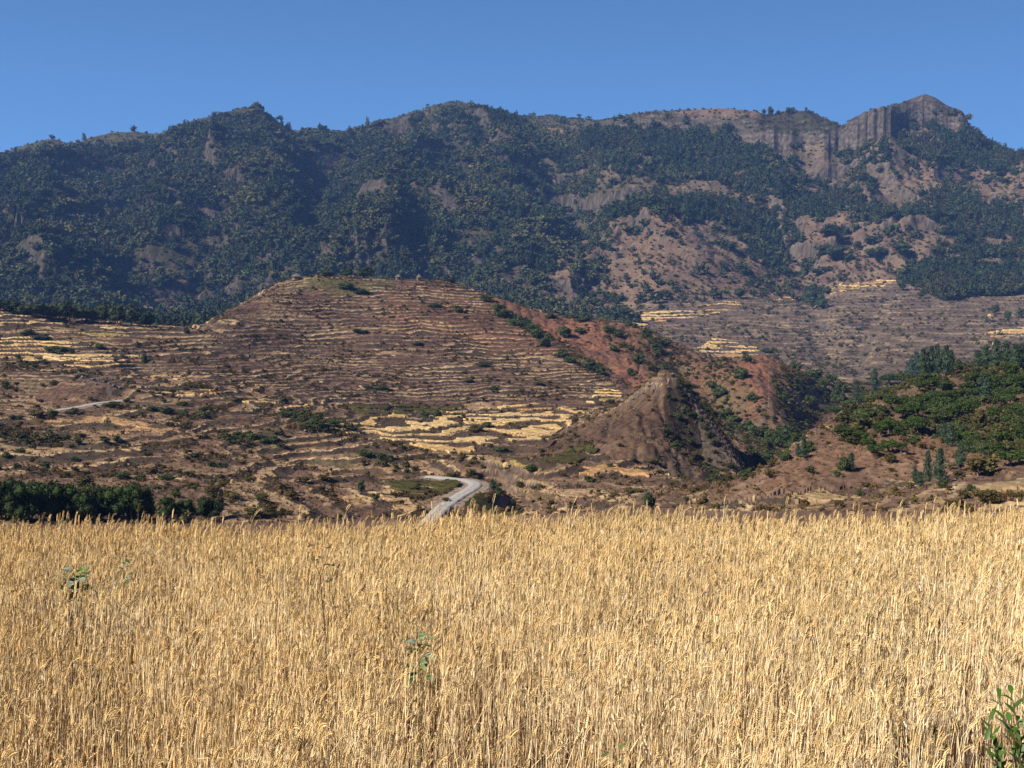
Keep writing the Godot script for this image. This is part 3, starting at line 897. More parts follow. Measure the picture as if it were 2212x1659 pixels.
func trunk(sd: int, high: float, thick: float, limbs: int, reach: float) -> ArrayMesh:
	var rng := RandomNumberGenerator.new()
	rng.seed = sd
	var st := st_new()
	var bark := Color(0.13, 0.10, 0.08)
	var lean := Vector3(rng.randfn() * 0.03, 0, rng.randfn() * 0.03)
	tube(st, [Vector3(0, -0.06, 0), Vector3(0, high * 0.4, 0) + lean, Vector3(0, high, 0) - lean], [thick, thick * 0.75, thick * 0.4], 5, bark)
	for k in limbs:
		var u := TAU * (k + rng.randf() * 0.5) / limbs
		var p0 := Vector3(0, high * rng.randf_range(0.35, 0.8), 0)
		var p2 := Vector3(cos(u) * reach, high + rng.randf_range(0.0, 0.2), sin(u) * reach)
		tube(st, [p0, p0.lerp(p2, 0.5) + Vector3(0, 0.03, 0), p2], [thick * 0.5, thick * 0.35, thick * 0.15], 4, bark)
	return done(st)

var kinds := {}

func make_kinds() -> void:
	# kind: [name, category, adjective, crowns, trunk]
	kinds.a = ["acacia_tree", "tree", "flat-topped green acacia tree", [], []]
	kinds.b = ["bush", "bush", "rounded dark green bush", [], []]
	kinds.c = ["conifer_tree", "tree", "upright blue-green tree", [], []]
	kinds.h = ["thicket_shrub", "shrub", "dense dark leafy shrub", [], []]
	kinds.y = ["dry_bush", "bush", "brownish olive bush", [], []]
	kinds.t = ["round_tree", "tree", "broad dark round-crowned tree", [], []]
	for v in 4:
		kinds.a[3].append(crown(100 + v, Vector3(0.5, 0.36, 0.5), 9, 800, 0.08, Color(0.032, 0.053, 0.013), 1.0))
		kinds.a[4].append(trunk(200 + v, 0.55, 0.045, 4, 0.28))
		kinds.b[3].append(crown(110 + v, Vector3(0.5, 0.48, 0.5), 9, 620, 0.10, Color(0.04, 0.058, 0.022)))
		kinds.b[4].append(trunk(210 + v, 0.35, 0.035, 3, 0.2))
		kinds.c[3].append(spire(120 + v, 0.45, 9, 620, 0.075, Color(0.036, 0.057, 0.034)))
		kinds.c[4].append(trunk(220 + v, 0.85, 0.03, 3, 0.1))
		kinds.h[3].append(crown(130 + v, Vector3(0.5, 0.5, 0.5), 14, 2200, 0.06, Color(0.026, 0.043, 0.014)))
		kinds.h[4].append(trunk(230 + v, 0.4, 0.03, 4, 0.25))
		kinds.y[3].append(crown(140 + v, Vector3(0.5, 0.46, 0.5), 9, 620, 0.10, Color(0.075, 0.066, 0.025)))
		kinds.y[4].append(trunk(240 + v, 0.35, 0.035, 3, 0.2))
		kinds.t[3].append(crown(150 + v, Vector3(0.5, 0.42, 0.5), 10, 700, 0.085, Color(0.033, 0.05, 0.024)))
		kinds.t[4].append(trunk(250 + v, 0.5, 0.04, 4, 0.25))

# lists: base of the plant in a 2212 x 1659 enlargement of a 760 x 570 piece of the 2272 x 1704 frame, its height and width there, its kind
func plant_group(where: String, group: String, ox: float, oy: float, list: Array, seed_: int, spec := {}) -> void:
	var rng := RandomNumberGenerator.new()
	rng.seed = seed_
	var k0 := 0.33447
	var items := []
	for n in list.size() / 5:
		items.append([list[n * 5], list[n * 5 + 1], list[n * 5 + 2], list[n * 5 + 3], list[n * 5 + 4]])
	items.sort_custom(func(p, q): return p[0] < q[0])
	var count := {}
	for it in items: count[it[4]] = count.get(it[4], 0) + 1
	var nth := {}
	for it in items:
		var kd: Array = kinds[it[4]]
		var at := on_ground(ox * 0.97359 + it[0] * k0, oy * 0.97359 + it[1] * k0)
		var d := -at.z
		var size: float = it[2] * k0 / FOCAL * d * (0.72 if seed_ in [704, 705, 706, 708] else 1.0)
		var wide: float = it[3] * k0 / FOCAL * d * (0.85 if seed_ in [704, 705, 706] else 1.0)
		var v := rng.randi() % 4
		var o := Node3D.new()
		top(o, kd[0])
		part(o, "crown", kd[3][v], leaf_mat)
		part(o, "trunk", kd[4][v], wood_mat)
		o.position = at + Vector3(0, -0.08, 0)
		o.rotation.y = rng.randf() * TAU
		var ww := wide / (0.9 if it[4] == "c" else 1.0)
		o.scale = Vector3(ww, size * 1.04, ww)
		var i: int = nth.get(it[4], 0)
		nth[it[4]] = i + 1
		var sz := "tall " if size > 7.5 else ("small " if size < 2.0 else "")
		var ord_ := "" if count[it[4]] == 1 else ", %s from left" % ordinal(i)
		tag(o, "%s%s %s%s" % [sz, kd[2], where, ord_], kd[1], group)

func plant_trees() -> void:
	plant_group("on the reddish right hillside", "trees on the right hillside", 1512, 600, [
		1480, 720, 140, 90, "c", 1520, 705, 165, 80, "c", 1562, 700, 185, 85, "c", 1605, 695, 195, 85, "c", 1650, 690, 200, 90, "c", 1700, 682, 190, 85, "c", 1742, 660, 140, 75, "c",
		1250, 780, 140, 60, "c", 1130, 860, 115, 62, "c", 1800, 640, 65, 70, "b", 1915, 640, 120, 80, "c", 1968, 640, 150, 90, "c", 2030, 640, 185, 95, "c", 2090, 630, 165, 90, "c", 2150, 640, 160, 90, "c", 2200, 640, 150, 90, "c",
		2130, 720, 130, 130, "a", 1000, 945, 80, 110, "a", 1090, 905, 70, 100, "a", 1175, 870, 70, 110, "a", 1340, 745, 80, 130, "a", 1440, 750, 90, 140, "a", 1350, 900, 100, 140, "a", 1425, 955, 90, 150, "a", 1480, 910, 100, 160, "a",
		1530, 790, 90, 130, "a", 1640, 770, 90, 140, "a", 1690, 910, 95, 150, "a", 1800, 980, 145, 160, "a", 1865, 940, 105, 130, "a", 1770, 840, 80, 130, "a", 1700, 800, 90, 120, "a", 1580, 740, 80, 110, "a", 1900, 760, 110, 140, "a", 1955, 850, 175, 105, "c",
		2060, 860, 120, 150, "a", 2140, 850, 110, 140, "a", 2200, 780, 120, 130, "a", 2020, 780, 110, 150, "a", 2010, 970, 90, 110, "a", 1930, 1020, 120, 120, "y", 2080, 760, 100, 120, "a",
		1055, 1100, 95, 160, "a", 1145, 1120, 90, 130, "a", 1210, 1160, 85, 120, "a", 1290, 1080, 95, 130, "a", 1400, 1095, 100, 140, "a", 1520, 1060, 115, 140, "a", 1500, 1120, 65, 90, "b", 1230, 990, 95, 150, "y",
		1600, 1010, 60, 80, "b", 1690, 1090, 115, 70, "c", 1735, 1140, 135, 85, "c", 1830, 1095, 65, 100, "b", 1850, 1135, 90, 110, "a", 2130, 1010, 85, 130, "a", 2200, 980, 110, 100, "a", 2060, 1140, 115, 140, "a",
		2180, 1130, 130, 120, "a", 1920, 1330, 145, 210, "y", 2040, 1195, 95, 120, "a", 2120, 1265, 110, 170, "a", 1800, 1290, 175, 75, "c", 1665, 1370, 215, 95, "c", 1592, 1380, 210, 66, "c", 1540, 1395, 95, 70, "c",
		1508, 1375, 105, 52, "c", 1685, 1405, 60, 90, "b", 1095, 1295, 115, 58, "c", 1045, 1295, 105, 85, "b", 1015, 1330, 45, 65, "b", 570, 1345, 65, 80, "y", 790, 1215, 125, 62, "c", 755, 1210, 90, 45, "c", 825, 1175, 85, 85, "b",
		1255, 1200, 85, 110, "a", 1335, 1185, 95, 110, "a", 1420, 1180, 75, 100, "a", 1340, 1240, 70, 90, "y", 1870, 1425, 50, 60, "b", 2000, 1505, 90, 170, "y", 1925, 1485, 75, 95, "y", 1160, 1452, 40, 70, "b", 1640, 990, 70, 90, "a",
		1580, 870, 80, 110, "a", 2160, 940, 90, 120, "a", 2100, 940, 80, 110, "a", 2180, 1250, 90, 120, "a",
		1834, 1124, 97, 143, "a", 1298, 950, 79, 110, "b", 1984, 752, 61, 86, "a", 2094, 784, 99, 152, "b", 1746, 1083, 97, 140, "b", 2194, 1221, 71, 84, "b", 1496, 1035, 85, 108, "b", 1684, 852, 86, 97, "a", 1967, 1190, 90, 116, "b", 2182, 775, 96, 152, "a", 1541, 877, 89, 103, "a", 1965, 1160, 56, 89, "a", 1752, 849, 62, 71, "b", 2226, 753, 99, 135, "b", 1658, 919, 96, 107, "b", 2177, 1053, 59, 78, "a", 1489, 940, 93, 148, "a", 1656, 962, 76, 95, "a", 2187, 1051, 70, 80, "a", 2090, 881, 89, 130, "a", 1877, 1136, 86, 107, "b", 1905, 838, 84, 117, "a", 1192, 1000, 85, 113, "b", 2037, 1064, 70, 100, "a", 1954, 1180, 92, 142, "b", 2184, 981, 62, 94, "a", 2164, 955, 87, 128, "a", 1789, 1075, 83, 123, "b", 1848, 1111, 62, 82, "b", 1862, 790, 83, 93, "a", 1668, 893, 81, 99, "a", 1605, 828, 60, 91, "b", 1752, 867, 98, 148, "a", 1854, 886, 81, 113, "b", 1819, 874, 55, 63, "a", 1774, 1043, 83, 128, "b", 1574, 926, 68, 108, "b", 2139, 1031, 99, 133, "b", 1616, 854, 77, 95, "a", 1832, 933, 90, 136, "b", 1193, 990, 97, 144, "b", 1487, 1039, 84, 117, "a", 1960, 725, 68, 93, "a", 1736, 947, 88, 123, "b", 2112, 999, 90, 118, "b", 1784, 1103, 76, 119, "a", 1584, 900, 63, 79, "a", 2058, 1094, 67, 101, "b", 2136, 741, 79, 107, "a", 2040, 1156, 56, 82, "a", 2064, 790, 97, 142, "a", 2143, 745, 73, 86, "a", 1784, 1125, 61, 80, "a", 1510, 1034, 97, 125, "a", 1338, 1054, 95, 132, "a", 1831, 818, 66, 98, "a", 1426, 887, 63, 91, "a", 1311, 1030, 94, 126, "b", 2179, 1085, 60, 95, "b", 1878, 1175, 83, 106, "b", 1824, 873, 61, 92, "b", 1860, 1164, 93, 126, "b",
	], 701)
	plant_group("in the gully beside the knoll", "bushes in the gully", 1512, 600, [
		700, 1090, 100, 150, "b", 640, 1130, 90, 130, "b", 580, 1110, 85, 120, "b", 540, 1150, 75, 110, "b", 690, 1150, 85, 130, "b", 760, 1105, 75, 110, "b", 480, 1070, 75, 120, "b", 420, 1030, 65, 110, "b", 340, 1000, 65, 110, "b",
		270, 940, 60, 110, "b", 670, 1225, 65, 80, "b", 420, 1330, 60, 110, "b", 560, 1240, 80, 90, "b", 390, 700, 70, 110, "b", 420, 590, 60, 80, "b", 550, 530, 35, 80, "b", 740, 640, 60, 90, "b", 860, 700, 60, 130, "b", 910, 770, 70, 80, "b", 820, 870, 60, 80, "b",
		1030, 780, 80, 80, "b", 960, 720, 50, 90, "b", 650, 850, 70, 90, "b", 250, 820, 70, 110, "b", 460, 840, 55, 90, "b", 200, 760, 50, 90, "b", 1010, 860, 100, 90, "b",
	], 702)
	plant_group("in the dark bottom-left thicket", "shrubs of the dark thicket", 0, 600, [
		-60, 1610, 260, 230, "h", 40, 1615, 255, 220, "h", 140, 1615, 250, 220, "h", 250, 1615, 240, 220, "h", 360, 1610, 235, 200, "h", 470, 1600, 220, 200, "h", 560, 1610, 200, 190, "h", 650, 1610, 205, 190, "h", 760, 1610, 215, 200, "h", 850, 1610, 220, 190, "h",
		930, 1605, 200, 160, "h", 90, 1480, 130, 170, "h", 230, 1480, 110, 180, "h", 380, 1500, 100, 170, "h", 1090, 1600, 140, 140, "h", 1195, 1590, 115, 130, "h", 1350, 1600, 140, 160, "h",
	], 703)
	plant_group("on the left valley terraces", "bushes on the left terraces", 0, 600, [
		1620, 1575, 70, 130, "y", 1750, 1585, 65, 95, "b", 720, 1335, 50, 120, "b", 800, 1345, 60, 130, "b", 900, 1355, 55, 130, "b", 1080, 1355, 60, 130, "b", 1260, 1205, 42, 95, "b", 1380, 1265, 50, 110, "b", 1445, 1265, 40, 75, "b", 290, 1275, 60, 95, "b",
		420, 1095, 60, 110, "b", 520, 1085, 55, 105, "b", 680, 1105, 50, 95, "b", 760, 1100, 45, 75, "b", 340, 940, 60, 90, "b", 1000, 905, 52, 125, "b", 1080, 925, 60, 130, "b", 1550, 1085, 60, 130, "b", 1650, 1095, 70, 150, "b", 1740, 1105, 60, 130, "b",
		1850, 945, 65, 130, "b", 1920, 955, 65, 130, "b", 2000, 1005, 70, 150, "b", 2080, 1025, 70, 140, "b", 2150, 1005, 60, 120, "b", 260, 445, 60, 140, "b", 180, 415, 55, 130, "b", 340, 525, 50, 130, "b", 430, 525, 50, 130, "b", 640, 505, 45, 90, "b", 1205, 405, 75, 50, "b",
		1270, 755, 30, 35, "b", 820, 850, 40, 60, "b", 720, 880, 45, 130, "b", 470, 930, 60, 120, "y", 240, 950, 60, 110, "y", 100, 960, 50, 100, "b", 1500, 1480, 70, 130, "y", 1870, 1470, 80, 100, "y", 1560, 1250, 40, 80, "y", 1180, 870, 40, 80, "b", 1830, 860, 60, 80, "b", 930, 600, 90, 50, "b", 890, 500, 70, 40, "b",
		480, 1230, 40, 80, "b", 700, 1230, 30, 60, "b", 860, 1400, 50, 100, "b", 1240, 1400, 50, 120, "y", 1380, 1430, 60, 120, "y", 1680, 1480, 50, 70, "b", 1950, 1370, 60, 110, "y", 2100, 1350, 50, 130, "y", 130, 1180, 50, 90, "b", 40, 1210, 60, 90, "b",
	], 704)
	plant_group("near the gravel road and knoll", "bushes around the gravel road", 750, 600, [
		1000, 1425, 105, 65, "c", 1040, 1460, 90, 60, "b", 2010, 1545, 165, 110, "t", 1630, 1365, 55, 110, "b", 150, 1425, 120, 60, "b", 240, 1470, 50, 60, "b", 2120, 1050, 50, 80, "b", 2180, 1150, 60, 100, "b", 2200, 960, 60, 80, "b",
		180, 1200, 70, 150, "b", 300, 1220, 60, 130, "b", 560, 950, 55, 90, "b", 640, 950, 60, 100, "b", 900, 1040, 60, 140, "y", 740, 1340, 60, 120, "y", 860, 1330, 70, 110, "y", 960, 1010, 45, 100, "y", 1180, 1400, 60, 70, "y", 1760, 860, 40, 80, "y", 1300, 740, 40, 80, "y",
		1050, 1170, 40, 140, "b", 760, 940, 40, 80, "b", 700, 1500, 50, 80, "y", 1250, 1300, 70, 100, "b", 2040, 1250, 50, 90, "y", 1900, 1440, 50, 160, "y", 1780, 1460, 40, 120, "y",
	], 705)
	plant_group("on the terraced hill and its spur", "bushes on the terraced hill", 750, 600, [
		960, 200, 60, 110, "b", 1040, 260, 70, 110, "b", 1060, 300, 80, 120, "b", 1140, 350, 90, 130, "b", 1200, 370, 90, 130, "b", 1250, 400, 80, 120, "b", 1290, 440, 90, 120, "b", 1340, 490, 80, 120, "b", 1450, 560, 80, 120, "b", 1500, 600, 70, 110, "b", 1620, 640, 80, 120, "b",
		1680, 660, 70, 110, "b", 1380, 310, 50, 110, "b", 1500, 310, 45, 130, "b", 1580, 330, 50, 130, "b", 1460, 430, 90, 120, "b", 1560, 400, 50, 90, "b", 1750, 400, 70, 100, "b", 1900, 360, 50, 100, "b", 1990, 420, 60, 110, "b", 2050, 520, 70, 100, "b", 1820, 430, 70, 110, "b",
		1940, 600, 90, 120, "b", 1780, 520, 60, 90, "b", 2120, 480, 60, 110, "b", 2100, 640, 60, 90, "b", 1900, 680, 70, 90, "b", 60, 120, 60, 140, "b", 150, 150, 50, 120, "b", 140, 400, 30, 120, "b", 520, 480, 30, 100, "b", 840, 720, 25, 90, "b", 620, 240, 40, 110, "b", 780, 270, 60, 90, "b", 950, 620, 40, 140, "b",
		280, 770, 35, 140, "b", 1000, 770, 30, 110, "b",
	], 706)
	plant_group("on the crest of the terraced hill", "trees on the hill crest", 750, 180, [
		190, 1275, 75, 130, "t", 60, 1268, 60, 110, "t", 560, 1275, 75, 80, "t", 610, 1280, 100, 90, "t", 650, 1285, 70, 60, "t", 490, 1268, 60, 50, "t", 300, 1268, 35, 70, "b", -70, 1270, 50, 90, "t", 730, 1300, 35, 80, "b", 410, 1266, 40, 60, "t",
	], 707)
	plant_group("along the far left saddle", "trees along the left saddle", 0, 180, [
		-20, 1479, 110, 150, "t", 60, 1495, 110, 160, "t", 140, 1514, 120, 160, "t", 230, 1524, 130, 160, "t", 310, 1533, 120, 150, "t", 385, 1542, 185, 140, "t", 450, 1550, 165, 160, "t", 530, 1556, 145, 150, "t", 610, 1562, 130, 130, "t", 680, 1567, 185, 120, "t", 760, 1573, 175, 120, "t", 850, 1580, 200, 130, "t", 910, 1584, 130, 110, "t", 965, 1589, 130, 100, "t",
	], 708)
	plant_group("on the mountain skyline", "trees on the skyline", 1512, 180, [
		535, 205, 32, 26, "t", 575, 222, 56, 44, "t", 622, 225, 34, 32, "t", 688, 212, 44, 40, "t", 716, 206, 36, 40, "t", 804, 205, 36, 20, "t", 1900, 345, 40, 24, "c", 1990, 410, 40, 24, "c",
	], 709)
	plant_group("on the left mountain skyline", "trees on the skyline", 0, 180, [
		1800, 338, 26, 26, "t", 1830, 348, 28, 28, "t", 1985, 350, 14, 11, "t", 2045, 338, 18, 14, "t", 2190, 348, 24, 14, "t", 320, 405, 16, 40, "t",
	], 710)
	plant_group("on the shelf below the cliffs", "trees on the shelf", 1512, 180, [
		850, 1475, 155, 95, "c", 905, 1475, 110, 80, "c", 810, 1430, 100, 80, "c", 370, 1400, 62, 90, "t", 462, 1388, 42, 56, "t", 940, 1375, 46, 56, "t", 890, 1250, 55, 110, "t", 1215, 1055, 50, 90, "t", 960, 1140, 85, 150, "t", 1010, 1130, 70, 110, "t", 1085, 1160, 45, 70, "t", 1250, 1140, 75, 120, "t",
		1420, 1120, 85, 140, "t", 2030, 1505, 65, 60, "t", 2110, 1560, 75, 46, "t", 2190, 1530, 60, 60, "t", 1560, 1400, 55, 60, "t", 970, 1000, 70, 170, "t", 1050, 1000, 60, 90, "t", 300, 1095, 60, 150, "t", 590, 1180, 50, 130, "t", 440, 1320, 40, 60, "t", 550, 1290, 50, 60, "t", 1130, 1090, 60, 60, "t", 1300, 1140, 50, 80, "t",
		1790, 1110, 60, 100, "t", 1640, 1130, 60, 110, "t", 1820, 690, 60, 70, "c", 1700, 690, 50, 60, "t", 1420, 1350, 60, 60, "t",
	], 711)

func scatter(called: String, label: String, category: String, meshes: Array, places: Array, mat: Material) -> void:   # places: [mesh number, Transform3D, Color]
	var o := Node3D.new()
	top(o, called)
	tag(o, label, category, "", "stuff")
	for n in meshes.size():
		var mine := places.filter(func(p): return p[0] == n)
		if mine.is_empty(): continue
		var mm := MultiMesh.new()
		mm.transform_format = MultiMesh.TRANSFORM_3D
		mm.use_colors = true
		mm.mesh = meshes[n]
		mm.instance_count = mine.size()
		for k in mine.size():
			mm.set_instance_transform(k, mine[k][1])
			mm.set_instance_color(k, mine[k][2])
		var mi := MultiMeshInstance3D.new()
		mi.name = called + "_stand"
		mi.multimesh = mm
		mi.material_override = mat
		mi.set_meta("kind", "stuff")
		o.add_child(mi, true)

func bx_of(i: int) -> float: return 1106.0 + FOCAL * bearing(i)

func grow_forest() -> void:
	var rng := RandomNumberGenerator.new()
	rng.seed = 801
	var dens := noise(81, 1.0 / 120.0, 4)
	var dens2 := noise(82, 1.0 / 34.0, 2)
	var tone := noise(84, 1.0 / 85.0, 3)
	var meshes := []
	for v in 4: meshes.append(crown(300 + v, Vector3(0.5, 0.46, 0.5), 5, 60, 0.22, Color(0.042, 0.060, 0.027)))
	for v in 2: meshes.append(spire(310 + v, 0.36, 5, 50, 0.17, Color(0.030, 0.046, 0.027)))
	var places := []
	var low := []
	for j in range(0, NR - 9):
		var k := row_band[j]
		if k < 7: continue
		for i in range(0, NC - 1):
			var at := j * NC + i
			var dd := gd[at]
			var b := bearing(i)
			var cell := (gd[at + NC] - dd) * dd * (A1 - A0) / (NC - 1)
			var m := gm[at]
			var x := b * dd
			var n := dens.get_noise_2d(x, dd) + 0.5 * dens2.get_noise_2d(x, dd)
			var right := smoothstep(0.02, 0.14, b)
			var p := clampf(0.80 + 1.3 * n, 0.12, 1.0)
			p = lerpf(p, clampf(0.26 + 1.5 * n, 0.0, 1.0), right)
			var dark := 0.0
			if k <= 8 and b > 0.05: p = 0.0
			if k == 8 and b < 0.05: p *= 0.9
			if k == 9 and b > 0.09 and dd < 1140.0: p *= 0.2
			if m & BARE: p = p * 0.15 + 0.04
			if m & WOOD:
				p = 1.3
				dark = 1.0
			var rise := (gh[at + NC] - gh[at]) / maxf(gd[at + NC] - gd[at], 0.05)
			if rise > 0.9: p *= 0.1 if k != 12 else 0.6
			if k == 12: p *= 0.08 if dens2.get_noise_2d(x * 0.7, 9.0) < 0.12 else 0.7
			if k == 13: p *= (0.5 if m & WOOD else 0.004)
			if k == 14: p = 0.0
			if m & ROCK: p *= 0.4
			var per := 10.0 if b < 0.1 else 15.0                          # square metres to a tree where the wood is closed
			if rng.randf() < p * cell / per:
				var t := rng.randi() % 4
				var s := 4.0 + 7.5 * pow(rng.randf(), 1.6)
				var tn := tone.get_noise_2d(x, dd)
				if rng.randf() < (0.55 if dark > 0.0 else 0.18):
					t = 4 + rng.randi() % 2
					s *= 1.25
				var w := s * rng.randf_range(0.85, 1.5)
				if t > 3: w *= 0.8
				var bs := Basis(Vector3.UP, rng.randf() * TAU).scaled(Vector3(w, s, w))
				var pos := Vector3((b + rng.randf() * 0.0012) * dd, gh[at] - 0.3, -(dd + rng.randf() * 1.0))
				var g := rng.randf_range(0.75, 1.15) * (0.85 if dark > 0.0 else 1.0 + 0.9 * tn)
				places.append([t, Transform3D(bs, pos), Color(g * rng.randf_range(0.9, 1.2) * (1.0 + 0.6 * clampf(tn, -0.3, 1.0)), g, g * rng.randf_range(0.85, 1.1))])
			elif rng.randf() < (0.5 + 0.4 * p) * cell / 22.0 * (0.3 if k == 12 else (0.75 * (1.0 - row_s[j] * 0.85) if k == 13 else (0.0 if k > 13 else 1.0))) and rise < 1.4 and not (k <= 8 and b > 0.05 and rng.randf() < 0.85):
				var s := rng.randf_range(1.4, 3.2)
				var bs := Basis(Vector3.UP, rng.randf() * TAU).scaled(Vector3(s * 1.3, s, s * 1.3))
				var g := rng.randf_range(0.5, 1.15)
				low.append([rng.randi() % 4, Transform3D(bs, Vector3(b * dd, gh[at] - 0.2, -dd)), Color(g * 1.25, g, g)])
	scatter("mountain_forest", "dense dark forest covering the mountain slopes", "forest", meshes, places, leaf_mat)
	scatter("mountain_scrub", "low scrub between the trees of the mountain", "scrub", meshes.slice(0, 4), low, leaf_mat)
	print("forest ", places.size(), " low ", low.size())

func grow_scrub() -> void:
	var rng := RandomNumberGenerator.new()
	rng.seed = 802
	var dn := noise(83, 1.0 / 22.0, 3)
	var meshes := []
	for v in 4: meshes.append(crown(320 + v, Vector3(0.55, 0.5, 0.55), 5, 110, 0.2, Color(0.062, 0.064, 0.026)))
	var tufts := []
	for v in 3:
		var st := st_new()
		var r2 := RandomNumberGenerator.new()
		r2.seed = 330 + v
		for k in 26:
			var u := r2.randf() * TAU
			var base := Vector3(cos(u), 0, sin(u)) * r2.randf() * 0.25
			var tip := base + Vector3(cos(u) * r2.randf() * 0.5, r2.randf_range(0.5, 1.0), sin(u) * r2.randf() * 0.5)
			var side := Vector3(-sin(u), 0, cos(u)) * 0.09
			var g := r2.randf_range(0.7, 1.3)
			tri(st, base - side, tip, base + side, Color(0.26 * g, 0.19 * g, 0.10 * g))
		tufts.append(done(st))
	var stones := []
	for v in 3:
		var st := st_new()
		var r2 := RandomNumberGenerator.new()
		r2.seed = 340 + v
		lumpy(st, r2, Vector3(0, 0.25, 0), Vector3(0.5, 0.4, 0.45), 0.25, Color(0.115, 0.098, 0.09), 4, 7)
		stones.append(done(st))
	var a := []
	var g_ := []
	var s_ := []
	for j in range(10, NR - 1):
		var k := row_band[j]
		if k < 1: continue
		if k > 8: break
		for i in NC - 1:
			var at := j * NC + i
			if gm[at] & (ROADBED | OLIVE): continue
			var dd := gd[at]
			var b := bearing(i)
			var x := b * dd
			var cell := (gd[at + NC] - dd) * dd * (A1 - A0) / (NC - 1)
			var n := dn.get_noise_2d(x, dd)
			var riser := gk[at] > 0 and gf[at] > 0.55
			var p := 0.02
			if riser: p = clampf(0.13 + 0.55 * n, 0.0, 0.45) if k <= 4 else clampf(0.12 + 0.5 * n, 0.0, 0.4)
			if gm[at] & PLAIN: p = clampf(0.05 + 0.22 * n, 0.0, 0.2)
			if gm[at] & SCRUB_AND_SHADE: p = clampf(0.10 + 0.32 * n, 0.02, 0.4) if bearing(i) < 0.1 else clampf(0.18 + 0.35 * n, 0.04, 0.5)
			if gm[at] & GOLD: p *= 0.3
			if gm[at] & TAN: p *= 0.35
			if k >= 7: p *= 0.16
			var pos := Vector3((b + rng.randf() * 0.0012) * dd, gh[at] - 0.05, -(dd + rng.randf() * 0.3))
			var far := 1.0 if dd < 600 else 1.6
			if rng.randf() < p * cell * 1.7:
				var s := lerpf(0.22, 1.0, pow(rng.randf(), 1.9)) * far
				if gm[at] & SCRUB_AND_SHADE: s *= rng.randf_range(1.0, 2.0)
				var w := s * rng.randf_range(1.0, 1.7)
				var g := rng.randf_range(0.65, 1.3)
				var dry := rng.randf_range(1.0, 1.6) if not gm[at] & SCRUB_AND_SHADE else rng.randf_range(0.75, 1.15)
				a.append([rng.randi() % 4, Transform3D(Basis(Vector3.UP, rng.randf() * TAU).scaled(Vector3(w, s, w)), pos), Color(g * dry, g, g * 0.9)])
			elif rng.randf() < cell * (0.75 if k < 4 else 0.34) * (0.1 if k >= 7 else 1.0):
				var s := rng.randf_range(0.2, 0.55) * far
				var g := rng.randf_range(0.25, 1.15)
				g_.append([rng.randi() % 3, Transform3D(Basis(Vector3.UP, rng.randf() * TAU).scaled(Vector3(s, s, s)), pos), Color(g, g * rng.randf_range(0.8, 1.0), g)])
			elif rng.randf() < cell * (0.05 if riser else 0.012) * (4.0 if gm[at] & ROCK else 1.0):
				var s := rng.randf_range(0.25, 0.8) * far
				s_.append([rng.randi() % 3, Transform3D(Basis(Vector3.UP, rng.randf() * TAU).scaled(Vector3(s, s * 0.8, s)), pos), Color.WHITE * rng.randf_range(0.7, 1.3)])
	scatter("terrace_scrub", "low dark scrub along the terrace banks and gullies", "scrub", meshes, a, leaf_mat)
	scatter("dry_grass", "dry grass tufts scattered over the valley slopes", "grass", tufts, g_, leaf_mat)
	scatter("terrace_stones", "loose grey stones scattered over the terraces", "stones", stones, s_, earth_mat)
	print("scrub ", a.size(), " grass ", g_.size(), " stones ", s_.size())

